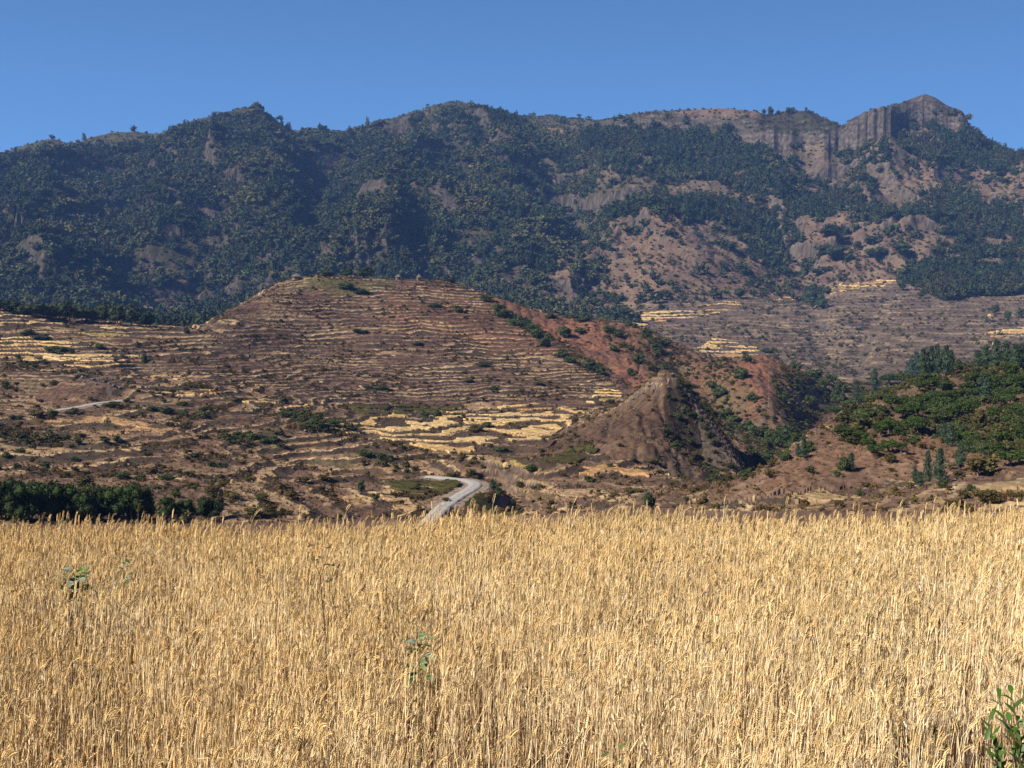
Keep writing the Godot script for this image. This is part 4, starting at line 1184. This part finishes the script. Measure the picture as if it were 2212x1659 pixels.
# ---------------------------------------------------------------- hayricks, huts, boulders
func put_small_things() -> void:
	var rng := RandomNumberGenerator.new()
	rng.seed = 901
	var ricks := [
		[229, 913, 15, 13, "rounded golden hayrick standing alone on the left tan field"], [1094, 1008, 16, 12, "pale hayrick on the wheat strip above the gully by the road"],
		[420, 710, 9, 9, "left hayrick of the pair at the end of the saddle"], [430, 711, 9, 8, "right hayrick of the pair at the end of the saddle"], [450, 699, 7, 5, "small hayrick just above the pair on the hill's left edge"],
		[1091, 642, 8, 6, "tiny pale hayrick on the right shoulder of the hill crest"], [2138, 686, 10, 8, "hayrick beside the trees at far right of the shelf"], [437, 856, 10, 7, "low straw heap at the left foot of the terraced hill"], [2150, 745, 12, 8, "hayrick above the trees of the right hillside"],
		[502, 1043, 8, 8, "small pale straw heap on the lower left terraces"],
	]
	for q in ricks:
		var at := on_ground(q[0], q[1])
		var s: float = -at.z / FOCAL
		var o := Node3D.new()
		top(o, "hayrick")
		tag(o, q[4], "hayrick", "hayricks in the valley")
		o.position = at
		var st := st_new()
		var r: float = q[2] * s * 0.5
		var h: float = q[3] * s
		var prof := [[0.86, -0.05], [1.0, 0.12], [1.04, 0.38], [0.95, 0.6], [0.7, 0.82], [0.32, 0.96], [0.02, 1.0]]
		for k in prof.size() - 1:
			for n in 14:
				var u0 := TAU * n / 14
				var u1 := TAU * (n + 1) / 14
				var g := rng.randf_range(0.82, 1.15)
				var p := []
				for e in [[k, u0], [k, u1], [k + 1, u1], [k + 1, u0]]:
					var w: float = r * prof[e[0]][0] * (1.0 + 0.06 * sin(e[1] * 3.0 + e[0]))
					p.append(Vector3(cos(e[1]) * w, prof[e[0]][1] * h, sin(e[1]) * w))
				quad(st, p[0], p[3], p[2], p[1], Color(0.36 * g, 0.26 * g, 0.135 * g))
		part(o, "heap", done(st), crop_mat)
		var s2 := st_new()
		for n in 40:
			var u := rng.randf() * TAU
			var b := Vector3(cos(u) * r * 0.95, h * rng.randf_range(0.05, 0.7), sin(u) * r * 0.95)
			leaf(s2, rng, b, Vector3(cos(u), -0.6, sin(u)), h * 0.22, Color(0.55, 0.42, 0.22))
		part(o, "loose_straw", done(s2), crop_mat)
	var huts := [
		[640, 604, 26, 14, "low thatched hut on the left end of the hill crest"], [905, 606, 14, 15, "small pale hut under the dark trees of the hill crest"], [860, 604, 16, 12, "small grey-roofed hut left of the dark crest trees"],
	]
	for q in huts:
		var at := on_ground(q[0], q[1])
		var s: float = -at.z / FOCAL
		var o := Node3D.new()
		top(o, "hut")
		tag(o, q[4], "hut", "huts on the hill crest")
		o.position = at
		var r: float = q[2] * s * 0.36
		var h: float = q[3] * s
		var st := st_new()
		tube(st, [Vector3(0, -0.3, 0), Vector3(0, h * 0.5, 0)], [r, r], 14, Color(0.15, 0.11, 0.085))
		var w := part(o, "wall", done(st), earth_mat)
		var s2 := st_new()
		for n in 16:
			var u0 := TAU * n / 16
			var u1 := TAU * (n + 1) / 16
			var g := rng.randf_range(0.85, 1.15)
			tri(s2, Vector3(cos(u0) * r * 1.3, h * 0.44, sin(u0) * r * 1.3), Vector3(0, h, 0), Vector3(cos(u1) * r * 1.3, h * 0.44, sin(u1) * r * 1.3), Color(0.12 * g, 0.105 * g, 0.09 * g))
		part(o, "roof", done(s2), crop_mat)
		var s3 := st_new()
		var dz := r + 0.03
		quad(s3, Vector3(-0.35, 0, dz), Vector3(-0.35, h * 0.42, dz), Vector3(0.35, h * 0.42, dz), Vector3(0.35, 0, dz), Color(0.05, 0.035, 0.025))
		part(o, "door", done(s3), wood_mat)
	# boulders
	var list := [166, 812, 9, 178, 817, 12, 190, 816, 10, 202, 821, 12, 214, 820, 8, 224, 826, 11, 236, 830, 10, 246, 836, 12, 258, 838, 8, 208, 831, 8, 182, 826, 8, 268, 833, 7, 280, 838, 7, 1290, 860, 7, 1700, 850, 9, 1712, 862, 11, 1722, 874, 9, 1735, 868, 8, 1704, 872, 8, 460, 742, 7, 520, 730, 8, 545, 738, 7, 318, 782, 8, 326, 792, 9, 332, 800, 8, 640, 975, 8, 880, 990, 8, 1500, 1052, 12, 1530, 1062, 12, 1470, 1060, 10, 600, 1010, 9, 120, 1040, 11, 135, 1046, 9, 570, 1090, 10, 595, 1096, 9, 340, 1064, 8, 358, 1068, 8]
	for n in list.size() / 3:
		var at := on_ground(list[n * 3], list[n * 3 + 1])
		var s: float = list[n * 3 + 2] * -at.z / FOCAL * 0.6
		var st := st_new()
		lumpy(st, rng, Vector3(0, 0.25, 0) * s, Vector3(0.62, 0.5, 0.55) * s, 0.24, Color(0.12, 0.105, 0.098), 5, 8)
		var o := MeshInstance3D.new()
		o.mesh = done(st)
		o.material_override = earth_mat
		top(o, "boulder")
		o.position = at
		o.rotation.y = rng.randf() * TAU
		var x: float = list[n * 3]
		var y: float = list[n * 3 + 1]
		var pl := "in the rock pile on the left terraces" if x < 300 and y < 850 else ("in the stony gully right of the spur" if x > 1650 else ("at the knoll's foot near the wheat" if x > 1250 else ("on the hill's left stone bank" if y < 820 else "on the lower left terraces")))
		tag(o, "%s grey boulder %s, %s one" % [["rounded", "angular", "low"][n % 3], pl, ordinal(n)], "boulder", "boulders in the valley")

# ---------------------------------------------------------------- the wheat field
func field_height(x: float, d: float) -> float:
	var y := -0.010 * (d - 4.0) + 0.014 * x
	if d > 11.0: y -= 0.06 * (d - 11.0) * (d - 11.0) + 0.05 * (d - 11.0)
	y += 0.03 * sin(x * 0.9 + 1.0) * smoothstep(5.0, 9.0, d)
	return y + 0.015

func field_top(x: float, y: float, high: float) -> Vector3:   # the point of the field, high metres above ground, on a sight line
	var r := ray(x, y)
	var d := 4.0
	for k in 12: d = (EYE.y - high - field_height(r.x * d, d)) / maxf(-r.y, 0.05)
	return Vector3(r.x * d, field_height(r.x * d, d), -d)

func stalk(sd: int, bend: float, nod: float, high := 0.86) -> ArrayMesh:
	var rng := RandomNumberGenerator.new()
	rng.seed = sd
	var st := st_new()
	var straw := Color(0.90, 0.82, 0.57)
	var pts := []
	var rad := []
	var p := Vector3.ZERO
	var lean := 0.02 + bend * 0.55
	var segs := 7
	for k in segs + 1:
		pts.append(p)
		var t := float(k) / segs
		rad.append(lerpf(0.0022, 0.0013, t))
		var ang := lean * t * t + (nod * smoothstep(0.78, 1.0, t))
		p += Vector3(sin(ang), cos(ang), rng.randfn() * 0.012) * high / segs
	for k in segs:
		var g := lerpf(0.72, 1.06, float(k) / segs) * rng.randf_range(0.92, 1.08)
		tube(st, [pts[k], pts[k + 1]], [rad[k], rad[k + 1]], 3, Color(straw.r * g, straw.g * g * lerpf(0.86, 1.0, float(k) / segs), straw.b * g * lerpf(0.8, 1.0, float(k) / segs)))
	# the ear: spikelets in two ranks round an arched rachis
	var dir: Vector3 = (pts[segs] - pts[segs - 1]).normalized()
	var ang0 := atan2(dir.x, dir.y)
	var q: Vector3 = pts[segs]
	var len_ := rng.randf_range(0.06, 0.082)
	var nsp := 8
	for k in nsp:
		var t := float(k) / nsp
		var ang := ang0 + nod * 0.7 * t + 0.12 * t
		var ax := Vector3(sin(ang), cos(ang), 0)
		var nx := q + ax * len_ / nsp
		var fat := 0.0033 * (0.75 + 0.9 * sin(PI * (0.16 + 0.8 * t)))
		var g := rng.randf_range(0.8, 1.18)
		var col := Color(0.74 * g, 0.58 * g, 0.31 * g)
		var wide := Vector3(cos(ang), -sin(ang), 0)
		for s in [-1.0, 1.0]:
			var b0: Vector3 = q + wide * s * fat * 0.3
			var out: Vector3 = q + ax * len_ / nsp * 0.8 + wide * s * fat * 1.5
			var tip: Vector3 = q + ax * len_ / nsp * 2.0 + wide * s * fat * 1.25
			var zz := Vector3(0, 0, fat * 0.9)
			tri(st, b0, out + zz, tip, col)
			tri(st, b0, tip, out - zz, col)
			tri(st, b0, out - zz, out + zz, col * 0.9)
			tri(st, out - zz, tip, out + zz, col)
			if k % 2 == 0:
				var aw: Vector3 = tip + ax * rng.randf_range(0.012, 0.03) + wide * s * 0.008 + Vector3(0, 0, rng.randfn() * 0.006)
				tri(st, tip - zz * 0.12, aw, tip + zz * 0.12, Color(0.62, 0.45, 0.22))
		q = nx
	# dry leaf blades
	for k in rng.randi_range(0, 2):
		var t := rng.randf_range(0.15, 0.75)
		var b: Vector3 = pts[int(t * segs)]
		var u := rng.randf() * TAU
		var o := Vector3(cos(u), 0, sin(u))
		var l := rng.randf_range(0.09, 0.2)
		var w := rng.randf_range(0.0022, 0.0045)
		var side := Vector3(-sin(u), 0.4, cos(u)).normalized() * w
		var m := b + o * l * 0.4 + Vector3(0, l * rng.randf_range(0.15, 0.45), 0)
		var e := b + o * l * 0.75 + Vector3(0, -l * rng.randf_range(0.1, 0.7), 0)
		var col := Color(0.82, 0.72, 0.50) if rng.randf() < 0.6 else Color(0.45, 0.26, 0.12)
		quad(st, b - side * 0.6, m - side, m + side, b + side * 0.6, col)
		tri(st, m - side, e, m + side, col)
	return done(st)

var stalks := []

func sow_wheat() -> void:
	var st := st_new()
	var nz := noise(91, 1.3, 3)
	var nx := 80
	var nd := 70
	var grid := []
	for j in nd + 1:
		var d := lerpf(-3.0, 15.0, float(j) / nd)
		var row := []
		for i in nx + 1:
			var x := lerpf(-13.0, 13.0, float(i) / nx)
			row.append(Vector3(x, field_height(x, maxf(d, 0.0)) + 0.02 * nz.get_noise_2d(x * 3.0, d * 3.0), -d))
		grid.append(row)
	for j in nd:
		for i in nx:
			var v := 1.0 + 0.35 * nz.get_noise_2d(i * 0.5, j * 0.5)
			quad(st, grid[j][i], grid[j + 1][i], grid[j + 1][i + 1], grid[j][i + 1], Color(0.10 * v, 0.055 * v, 0.038 * v))
	var soil := MeshInstance3D.new()
	soil.mesh = done(st)
	soil.material_override = earth_mat
	top(soil, "field_soil")
	tag(soil, "reddish brown soil under the standing wheat", "soil", "", "structure")

	var rng := RandomNumberGenerator.new()
	rng.seed = 902
	var bends := [0.05, 0.12, 0.2, 0.1, 0.28, 0.03, 0.16, 0.22, 0.35, 0.08, 0.14, 0.5]
	var nods := [0.1, 0.25, 0.5, 0.15, 0.9, 0.05, 0.35, 1.3, 0.7, 0.2, 0.45, 1.7]
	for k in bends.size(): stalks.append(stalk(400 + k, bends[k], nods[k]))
	var thin := noise(92, 0.55, 3)
	var hue := noise(93, 0.3, 2)
	var tall := noise(94, 0.7, 2)
	var places := []
	# bare spots kept by the weeds, [across, forward, half width, depth]
	var clear_of := [[spot(705, 1400, 7.2).x, 7.2, 0.032, 1.8], [1.78, 3.75, 0.30, 1.4]]
	for q in [[162, 1252, 0.12, 0.55], [266, 1222, 0.07, 0.45], [905, 1402, 0.11, 0.4], [1895, 1325, 0.06, 0.3], [1585, 1585, 0.05, 0.5], [1930, 1590, 0.05, 0.4], [2030, 1580, 0.05, 0.4]]:
		var f := field_top(q[0], q[1], 0.8)
		clear_of.append([f.x, -f.z, q[2], q[3]])
	for n in 66000:
		var d := sqrt(rng.randf_range(2.6 * 2.6, 13.4 * 13.4))
		var x := rng.randf_range(-1.0, 1.0) * (0.52 * d + 0.9)
		var near := smoothstep(8.5, 4.0, d)
		var keep := 0.70 + 0.95 * thin.get_noise_2d(x, d) - 0.18 * near
		if d < 6.6 and x > 0.5: keep -= 0.12
		if rng.randf() > keep: continue
		var shut := false
		for q in clear_of:
			if d < q[1] + 0.12 and d > q[1] - q[3] and absf(x - q[0] * d / q[1]) < q[2]: shut = true
		if shut: continue
		var h := 0.92 + 0.16 * tall.get_noise_2d(x, d) + rng.randfn() * (0.11 if d < 9.0 else 0.075)
		if d < 9.0 and rng.randf() < 0.02: h += 0.12
		var v := rng.randi() % 12
		if v == 11 and rng.randf() < 0.5: v = 3
		var yaw := rng.randfn() * 0.75 - 0.2
		if rng.randf() < 0.22: yaw = rng.randf() * TAU
		var basis_ := Basis(Vector3.UP, yaw) * Basis(Vector3(0, 0, 1), rng.randfn() * 0.045) * Basis(Vector3(1, 0, 0), rng.randfn() * 0.045)
		if rng.randf() < 0.012: basis_ = basis_ * Basis(Vector3(0, 0, 1), rng.randf_range(-0.9, 0.9))
		basis_ = basis_.scaled(Vector3(1.0, h, 1.0) * rng.randf_range(0.94, 1.06))
		var side := x / maxf(d, 1.0)
		var red := clampf(0.5 - side * 1.0 + 0.8 * hue.get_noise_2d(x, d) + rng.randfn() * 0.15, 0.0, 1.0)
		var g := rng.randf_range(0.7, 1.22)
		if rng.randf() < 0.13: g *= 0.5
		var c := Color(1.08, 1.03, 1.0).lerp(Color(1.04, 0.95, 0.86), red)
		places.append([v, Transform3D(basis_, Vector3(x, field_height(x, d) - 0.01, -d)), Color(c.r * g, c.g * g, c.b * g)])
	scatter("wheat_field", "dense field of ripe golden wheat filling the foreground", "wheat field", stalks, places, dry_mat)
	print("wheat ", places.size())

	# single stalks that stand clear of the others along the field's far edge
	var clear := [640, 1092, 735, 1086, 922, 1090, 1010, 1084, 1059, 1074, 1162, 1090, 1226, 1074, 1300, 1092, 1462, 1086, 1560, 1078, 1693, 1078, 1800, 1088, 1936, 1084, 2035, 1086, 2130, 1082, 300, 1112, 205, 1118, 430, 1108, 90, 1114, 530, 1100, 860, 1096]
	var behind := ["the brown terraces", "the tan plot left of the road", "the white dead branch", "the gravel road's near end", "the green plot right of the road", "the gully mouth", "the tan terrace right of the gully", "the dark terrace bank", "the foot of the knoll", "the right hillside's left end", "the pale grass of the right hillside", "the dry right slope", "the shaded right slope", "the brown bank at right", "the bushes at far right", "the thicket's right half", "the thicket's middle", "the thicket's right end", "the thicket's left end", "the bushes right of the thicket", "the tan plot's right end"]
	for n in clear.size() / 2:
		var d := 11.2
		var r := ray(clear[n * 2], clear[n * 2 + 1])
		var x := r.x * d
		var base := field_height(x, d)
		var need := EYE.y + r.y * d - base
		var o := MeshInstance3D.new()
		var v := [2, 4, 7, 1, 9, 11][n % 6] as int
		o.mesh = stalks[v]
		o.material_override = dry_mat
		top(o, "wheat_stalk")
		var sc := need / 0.90
		o.transform = Transform3D(Basis(Vector3.UP, rng.randfn() * 0.4).scaled(Vector3(sc, sc, sc)), Vector3(x, base - 0.01, -d))
		tag(o, "%s wheat ear above the field's edge, before %s" % ["nodding" if v in [4, 7, 11, 2] else "upright", behind[n]], "wheat stalk", "wheat stalks clear of the field's edge")

	# fallen straws lying across the crop
	var straws := [[40, 1535, 165, 1645, "long pale straw slanting down at bottom left corner"], [150, 1700, 460, 1600, "pale straw leaning up to the right at bottom left"], [410, 1640, 660, 1662, "nearly level straw along the bottom edge at left"], [1330, 1500, 1620, 1395, "long straw leaning up to the right at bottom centre"], [1900, 1515, 2000, 1570, "bent straw lying across the thin patch at right"], [1880, 1620, 1960, 1655, "short fallen straw near the bottom edge at right"], [1600, 1560, 1560, 1490, "broken straw beside the small yellow flowers"], [1180, 1640, 1260, 1600, "short curved straw at the bottom centre"]]
	for q in straws:
		var a := field_top(q[0], q[1], 0.62) + Vector3(0, 0.62, 0)
		var b := field_top(q[2], q[3], 0.66) + Vector3(0, 0.66, 0)
		var s2 := st_new()
		var pts := []
		var rad := []
		for k in 7:
			var t := k / 6.0
			pts.append(a.lerp(b, t) - a + Vector3(0, 0.03 * sin(PI * t), 0))
			rad.append(lerpf(0.003, 0.0017, t))
		tube(s2, pts, rad, 5, Color(0.64, 0.5, 0.27))
		var o := MeshInstance3D.new()
		o.mesh = done(s2)
		o.material_override = dry_mat
		o.position = a
		top(o, "fallen_straw")
		tag(o, q[4], "straw", "fallen straws on the wheat")

# ---------------------------------------------------------------- weeds
func blade(st: SurfaceTool, base: Vector3, dir: Vector3, up: Vector3, l: float, w: float, droop: float, col: Color) -> void:   # a broad leaf with a folded midrib
	var side := dir.cross(up).normalized()
	var prev := []
	for k in 6:
		var t := k / 5.0
		var c := base + dir * l * t + Vector3(0, -droop * t * t * l, 0)
		var ww := w * sin(PI * (0.06 + 0.94 * pow(t, 0.8))) if k < 5 else 0.0
		var cur := [c - side * ww + up * ww * 0.25, c, c + side * ww + up * ww * 0.25]
		if k:
			quad(st, prev[0], cur[0], cur[1], prev[1], col)
			quad(st, prev[1], cur[1], cur[2], prev[2], col * 0.93)
		prev = cur

func put_weeds() -> void:
	var rng := RandomNumberGenerator.new()
	rng.seed = 903
	# broad-leaved weeds among the wheat
	var weeds := [
		[162, 1252, 0.84, 0.13, 34, Color(0.10, 0.17, 0.05), "broad-leaved green weed with silvery leaves at upper left of the wheat"],
		[266, 1222, 0.88, 0.08, 16, Color(0.085, 0.125, 0.04), "small dark green weed right of the silvery weed in the wheat"],
		[905, 1402, 0.78, 0.11, 24, Color(0.15, 0.21, 0.10), "pale grey-green weed in the middle of the wheat"],
		[1895, 1325, 0.8, 0.07, 8, Color(0.12, 0.17, 0.06), "slim green weed beside a thin patch at right"],
		[1660, 1330, 0.86, 0.05, 6, Color(0.11, 0.14, 0.04), "single narrow green weed right of centre"],
		[1340, 1200, 0.86, 0.05, 6, Color(0.14, 0.16, 0.05), "yellow-green weed near the field's far edge"],
		[1330, 1630, 0.6, 0.06, 7, Color(0.12, 0.14, 0.05), "low green weed near the bottom edge at centre right"],
	]
	for q in weeds:
		var base := field_top(q[0], q[1], q[2])
		var o := Node3D.new()
		top(o, "broadleaf_weed")
		tag(o, q[6], "weed", "weeds in the wheat")
		o.position = base
		var st := st_new()
		tube(st, [Vector3.ZERO, Vector3(0.01, q[2] * 0.5, 0), Vector3(0, q[2] * 1.04, 0)], [0.005, 0.004, 0.002], 5, Color(0.16, 0.19, 0.08))
		part(o, "stem", done(st), dry_mat)
		for k in q[4]:
			var u: float = k * 2.4 + rng.randf() * 0.6
			var y: float = q[2] * (1.05 - 0.30 * float(k) / q[4])
			var dir := Vector3(cos(u), rng.randf_range(-0.2, 1.1), sin(u)).normalized()
			var s2 := st_new()
			var c: Color = q[5] * rng.randf_range(0.75, 1.35)
			if rng.randf() < 0.4: c = c.lerp(Color(0.30, 0.33, 0.27), 0.7)
			blade(s2, Vector3.ZERO, dir, Vector3.UP, q[3] * rng.randf_range(0.8, 1.25), q[3] * rng.randf_range(0.24, 0.36), rng.randf_range(0.2, 0.7), c)
			var lf := part(o, "leaf", done(s2), leaf_mat)
			lf.position = Vector3(0, y, 0) + dir * rng.randf_range(0.0, 0.07)
	# tall branching dead weed
	var at := spot(705, 1480, 7.2)
	var bx := at.x
	var weed := Node3D.new()
	top(weed, "dead_weed")
	tag(weed, "tall dark dead weed with branching stems left of centre in the wheat", "weed")
	weed.position = Vector3(bx, field_height(bx, 7.2), -7.2)
	var o0 := weed.position
	var P := func(x: float, y: float) -> Vector3: return spot(x, y, 7.2) - o0
	var dark := Color(0.075, 0.045, 0.035)
	var stem := st_new()
	tube(stem, [Vector3.ZERO, P.call(706, 1540), P.call(705, 1470), P.call(704, 1395)], [0.0052, 0.0048, 0.0046, 0.0042], 6, dark)
	tube(stem, [P.call(704, 1395), P.call(701, 1350), P.call(696, 1300), P.call(692, 1245)], [0.004, 0.0037, 0.0034, 0.003], 6, dark)
	part(weed, "stem", done(stem), wood_mat)
	for br in [[704, 1395, 709, 1345, 711, 1300, 711, 1258], [692, 1245, 699, 1228, 706, 1208, 711, 1186], [692, 1245, 686, 1230, 682, 1220, 679, 1210], [702, 1350, 712, 1335, 720, 1322, 726, 1312], [711, 1258, 716, 1245, 720, 1232, 722, 1222], [679, 1210, 676, 1200, 672, 1192, 668, 1182]]:
		var s2 := st_new()
		tube(s2, [P.call(br[0], br[1]), P.call(br[2], br[3]), P.call(br[4], br[5]) + Vector3(0, 0, rng.randfn() * 0.02), P.call(br[6], br[7])], [0.0026, 0.0022, 0.0019, 0.0016], 5, dark)
		part(weed, "branch", done(s2), wood_mat)
	for hd in [[711, 1184, 1.2], [679, 1210, 0.9], [711, 1256, 1.0], [668, 1180, 0.8], [722, 1222, 0.9], [732, 1226, 0.7], [708, 1220, 0.8], [726, 1312, 0.6], [690, 1204, 0.5]]:
		var s2 := st_new()
		var c0: Vector3 = P.call(hd[0], hd[1])
		for k in 9:
			var dir := Vector3(rng.randfn(), absf(rng.randfn()) * 0.8, rng.randfn()).normalized()
			tube(s2, [c0, c0 + dir * 0.022 * hd[2], c0 + dir * 0.035 * hd[2]], [0.0016, 0.0026, 0.0008], 4, Color(0.10, 0.075, 0.04))
		part(weed, "seed_head", done(s2), wood_mat)
	# leafy shrub in the bottom right corner
	var sx := 1.78
	var sd := 3.75
	var sh := Node3D.new()
	top(sh, "leafy_shrub")
	tag(sh, "green shrub with long glossy leaves in the bottom right corner", "shrub")
	sh.position = Vector3(sx, field_height(sx, sd), -sd)
	var ends := [[2136, 1560], [2160, 1512], [2185, 1500], [2215, 1510], [2250, 1520], [2148, 1610], [2180, 1560], [2200, 1600], [2240, 1580], [2160, 1650], [2210, 1640], [2130, 1600], [2270, 1560], [2290, 1620], [2195, 1680], [2150, 1700]]
	var shine := leaf_mat.duplicate() as StandardMaterial3D
	shine.roughness = 0.42
	for e in ends:
		var tip := spot(e[0], e[1], sd + rng.randf_range(-0.28, 0.3)) - sh.position
		var root := Vector3(rng.randfn() * 0.05, 0.15, rng.randfn() * 0.05)
		var mid := root.lerp(tip, 0.55) + Vector3(0.08, 0.02, 0)
		var s2 := st_new()
		var curve := [root, mid, mid.lerp(tip, 0.5) + Vector3(0.015, 0.02, 0), tip]
		tube(s2, curve, [0.006, 0.004, 0.003, 0.0018], 5, Color(0.10, 0.075, 0.035))
		var branch := part(sh, "branch", done(s2), wood_mat)
		for k in 24:
			var t := 0.42 + 0.58 * k / 23.0
			var p := curve[1].lerp(curve[3], (t - 0.42) / 0.58) + Vector3(0.012, 0.015, 0) * sin(PI * (t - 0.42) / 0.58) as Vector3
			var u := k * 2.4 + rng.randf()
			var along: Vector3 = (tip - mid).normalized()
			var dir := (along * 0.75 + Vector3(cos(u), rng.randf_range(0.1, 0.5), sin(u)) * 0.7).normalized()
			var g := rng.randf_range(0.7, 1.35)
			var s3 := st_new()
			blade(s3, Vector3.ZERO, dir, Vector3(0, 1, 0.2).normalized(), rng.randf_range(0.05, 0.08), rng.randf_range(0.007, 0.011), rng.randf_range(0.0, 0.5), Color(0.045 * g, 0.095 * g, 0.018 * g))
			var lf := part(branch, "leaf", done(s3), shine)
			lf.position = p
	# small yellow-flowered plants and brown seed plants
	for q in [[1585, 1585, 0.5, "small plant with yellow flowers at the bottom right of centre", true], [1640, 1610, 0.46, "low yellow-flowered plant nearer the bottom edge", true], [335, 1580, 0.55, "tiny yellow flower in the lower left wheat", true], [1930, 1590, 0.62, "brownish green seed plant left of the corner shrub", false], [2030, 1580, 0.62, "brownish yellow seed plant close to the corner shrub", false]]:
		var base := field_top(q[0], q[1], q[2])
		var o := Node3D.new()
		top(o, "flowering_weed" if q[4] else "seed_weed")
		tag(o, q[3], "flower" if q[4] else "weed", "small plants at the field's near edge")
		o.position = base
		for k in 5:
			var u := k * 1.35 + rng.randf()
			var tip := Vector3(cos(u) * 0.07 * (0.3 + rng.randf()), q[2] * rng.randf_range(0.85, 1.1), sin(u) * 0.07)
			var s2 := st_new()
			tube(s2, [Vector3(cos(u) * 0.01, 0, sin(u) * 0.01), tip * 0.5 + Vector3(0.01, 0.02, 0), tip], [0.002, 0.0016, 0.001], 4, Color(0.12, 0.13, 0.05))
			var sm := part(o, "stem", done(s2), dry_mat)
			var s3 := st_new()
			if q[4]:
				for w in 6:
					var v := TAU * w / 6
					blade(s3, Vector3.ZERO, Vector3(cos(v), 0.25, sin(v)).normalized(), Vector3.UP, 0.013, 0.004, 0.2, Color(0.75, 0.42, 0.02))
			else:
				for w in 16: leaf(s3, rng, Vector3(0, -0.05 * rng.randf(), 0), Vector3(rng.randfn(), 0.6, rng.randfn()).normalized(), 0.03, Color(0.14, 0.11, 0.035) * rng.randf_range(0.7, 1.4))
			var fl := part(sm, "flower" if q[4] else "seed_head", done(s3), leaf_mat)
			fl.position = tip
	# bleached dead branch on the field's edge by the road
	var db := Node3D.new()
	top(db, "dead_branch")
	tag(db, "bleached dead twig standing at the gravel road's near end", "branch")
	var dp := on_ground(962, 1112)
	db.position = dp
	for k in 5:
		var s2 := st_new()
		var u := k * 1.3
		var l := 2.6 - k * 0.3
		tube(s2, [Vector3(0, -0.1, 0), Vector3(cos(u) * 0.25, l * 0.5, sin(u) * 0.25), Vector3(cos(u) * 1.1 - 0.4, l, sin(u) * 0.8)], [0.07, 0.05, 0.015], 5, Color(0.42, 0.38, 0.33))
		part(db, "twig", done(s2), wood_mat)

# ---------------------------------------------------------------- all together
func plain_mat(rough: float, back := Color.BLACK) -> StandardMaterial3D:
	var m := StandardMaterial3D.new()
	m.vertex_color_use_as_albedo = true
	m.roughness = rough
	m.metallic_specular = 0.25
	m.cull_mode = BaseMaterial3D.CULL_DISABLED
	if back != Color.BLACK:
		m.backlight_enabled = true
		m.backlight = back
	return m

func _ready() -> void:
	var cam := Camera3D.new()
	cam.name = "camera"
	cam.position = EYE
	cam.rotation.x = PITCH
	cam.fov = rad_to_deg(2.0 * atan(829.5 / FOCAL))
	cam.near = 0.1
	cam.far = 6000.0
	add_child(cam)
	var sky := ProceduralSkyMaterial.new()
	sky.sky_top_color = Color(0.02, 0.09, 0.29)
	sky.sky_horizon_color = Color(0.375, 0.57, 0.79)
	sky.sky_curve = 0.22
	sky.ground_horizon_color = Color(0.40, 0.36, 0.32)
	sky.ground_bottom_color = Color(0.25, 0.2, 0.16)
	sky.sun_angle_max = 6.0
	var env := Environment.new()
	env.background_mode = Environment.BG_SKY
	env.sky = Sky.new()
	env.sky.sky_material = sky
	env.tonemap_mode = Environment.TONE_MAPPER_LINEAR
	env.tonemap_exposure = 1.88
	env.sdfgi_enabled = true
	env.ssao_enabled = true
	env.ssil_enabled = true
	env.fog_enabled = true
	env.fog_density = 0.00011
	env.fog_light_color = Color(0.50, 0.68, 1.0)
	var we := WorldEnvironment.new()
	we.name = "world"
	we.environment = env
	add_child(we)
	var sun := DirectionalLight3D.new()
	sun.name = "sun"
	sun.light_color = Color(1.0, 0.955, 0.87)
	sun.light_energy = 1.6
	sun.light_angular_distance = 0.5
	sun.shadow_enabled = true
	add_child(sun)
	sun.look_at_from_position(Vector3(-0.67, 0.60, 0.44) * 100.0, Vector3.ZERO)

	earth_mat = plain_mat(0.95)
	crop_mat = plain_mat(0.9, Color(0.15, 0.12, 0.06))
	leaf_mat = plain_mat(0.75, Color(0.25, 0.3, 0.12))
	wood_mat = plain_mat(0.9)
	dry_mat = plain_mat(0.6, Color(0.3, 0.3, 0.3))

	var t0 := Time.get_ticks_msec()
	lay_terrain()
	shape_terrain()
	lay_roads()
	paint_terrain()
	mesh_terrain()
	print("terrain ", NR, " rows, ms ", Time.get_ticks_msec() - t0)
	plant_crops()
	print("crops ms ", Time.get_ticks_msec() - t0)
	make_kinds()
	plant_trees()
	print("trees ms ", Time.get_ticks_msec() - t0)
	grow_forest()
	grow_scrub()
	print("scrub ms ", Time.get_ticks_msec() - t0)
	put_small_things()
	sow_wheat()
	put_weeds()
	print("all ms ", Time.get_ticks_msec() - t0)
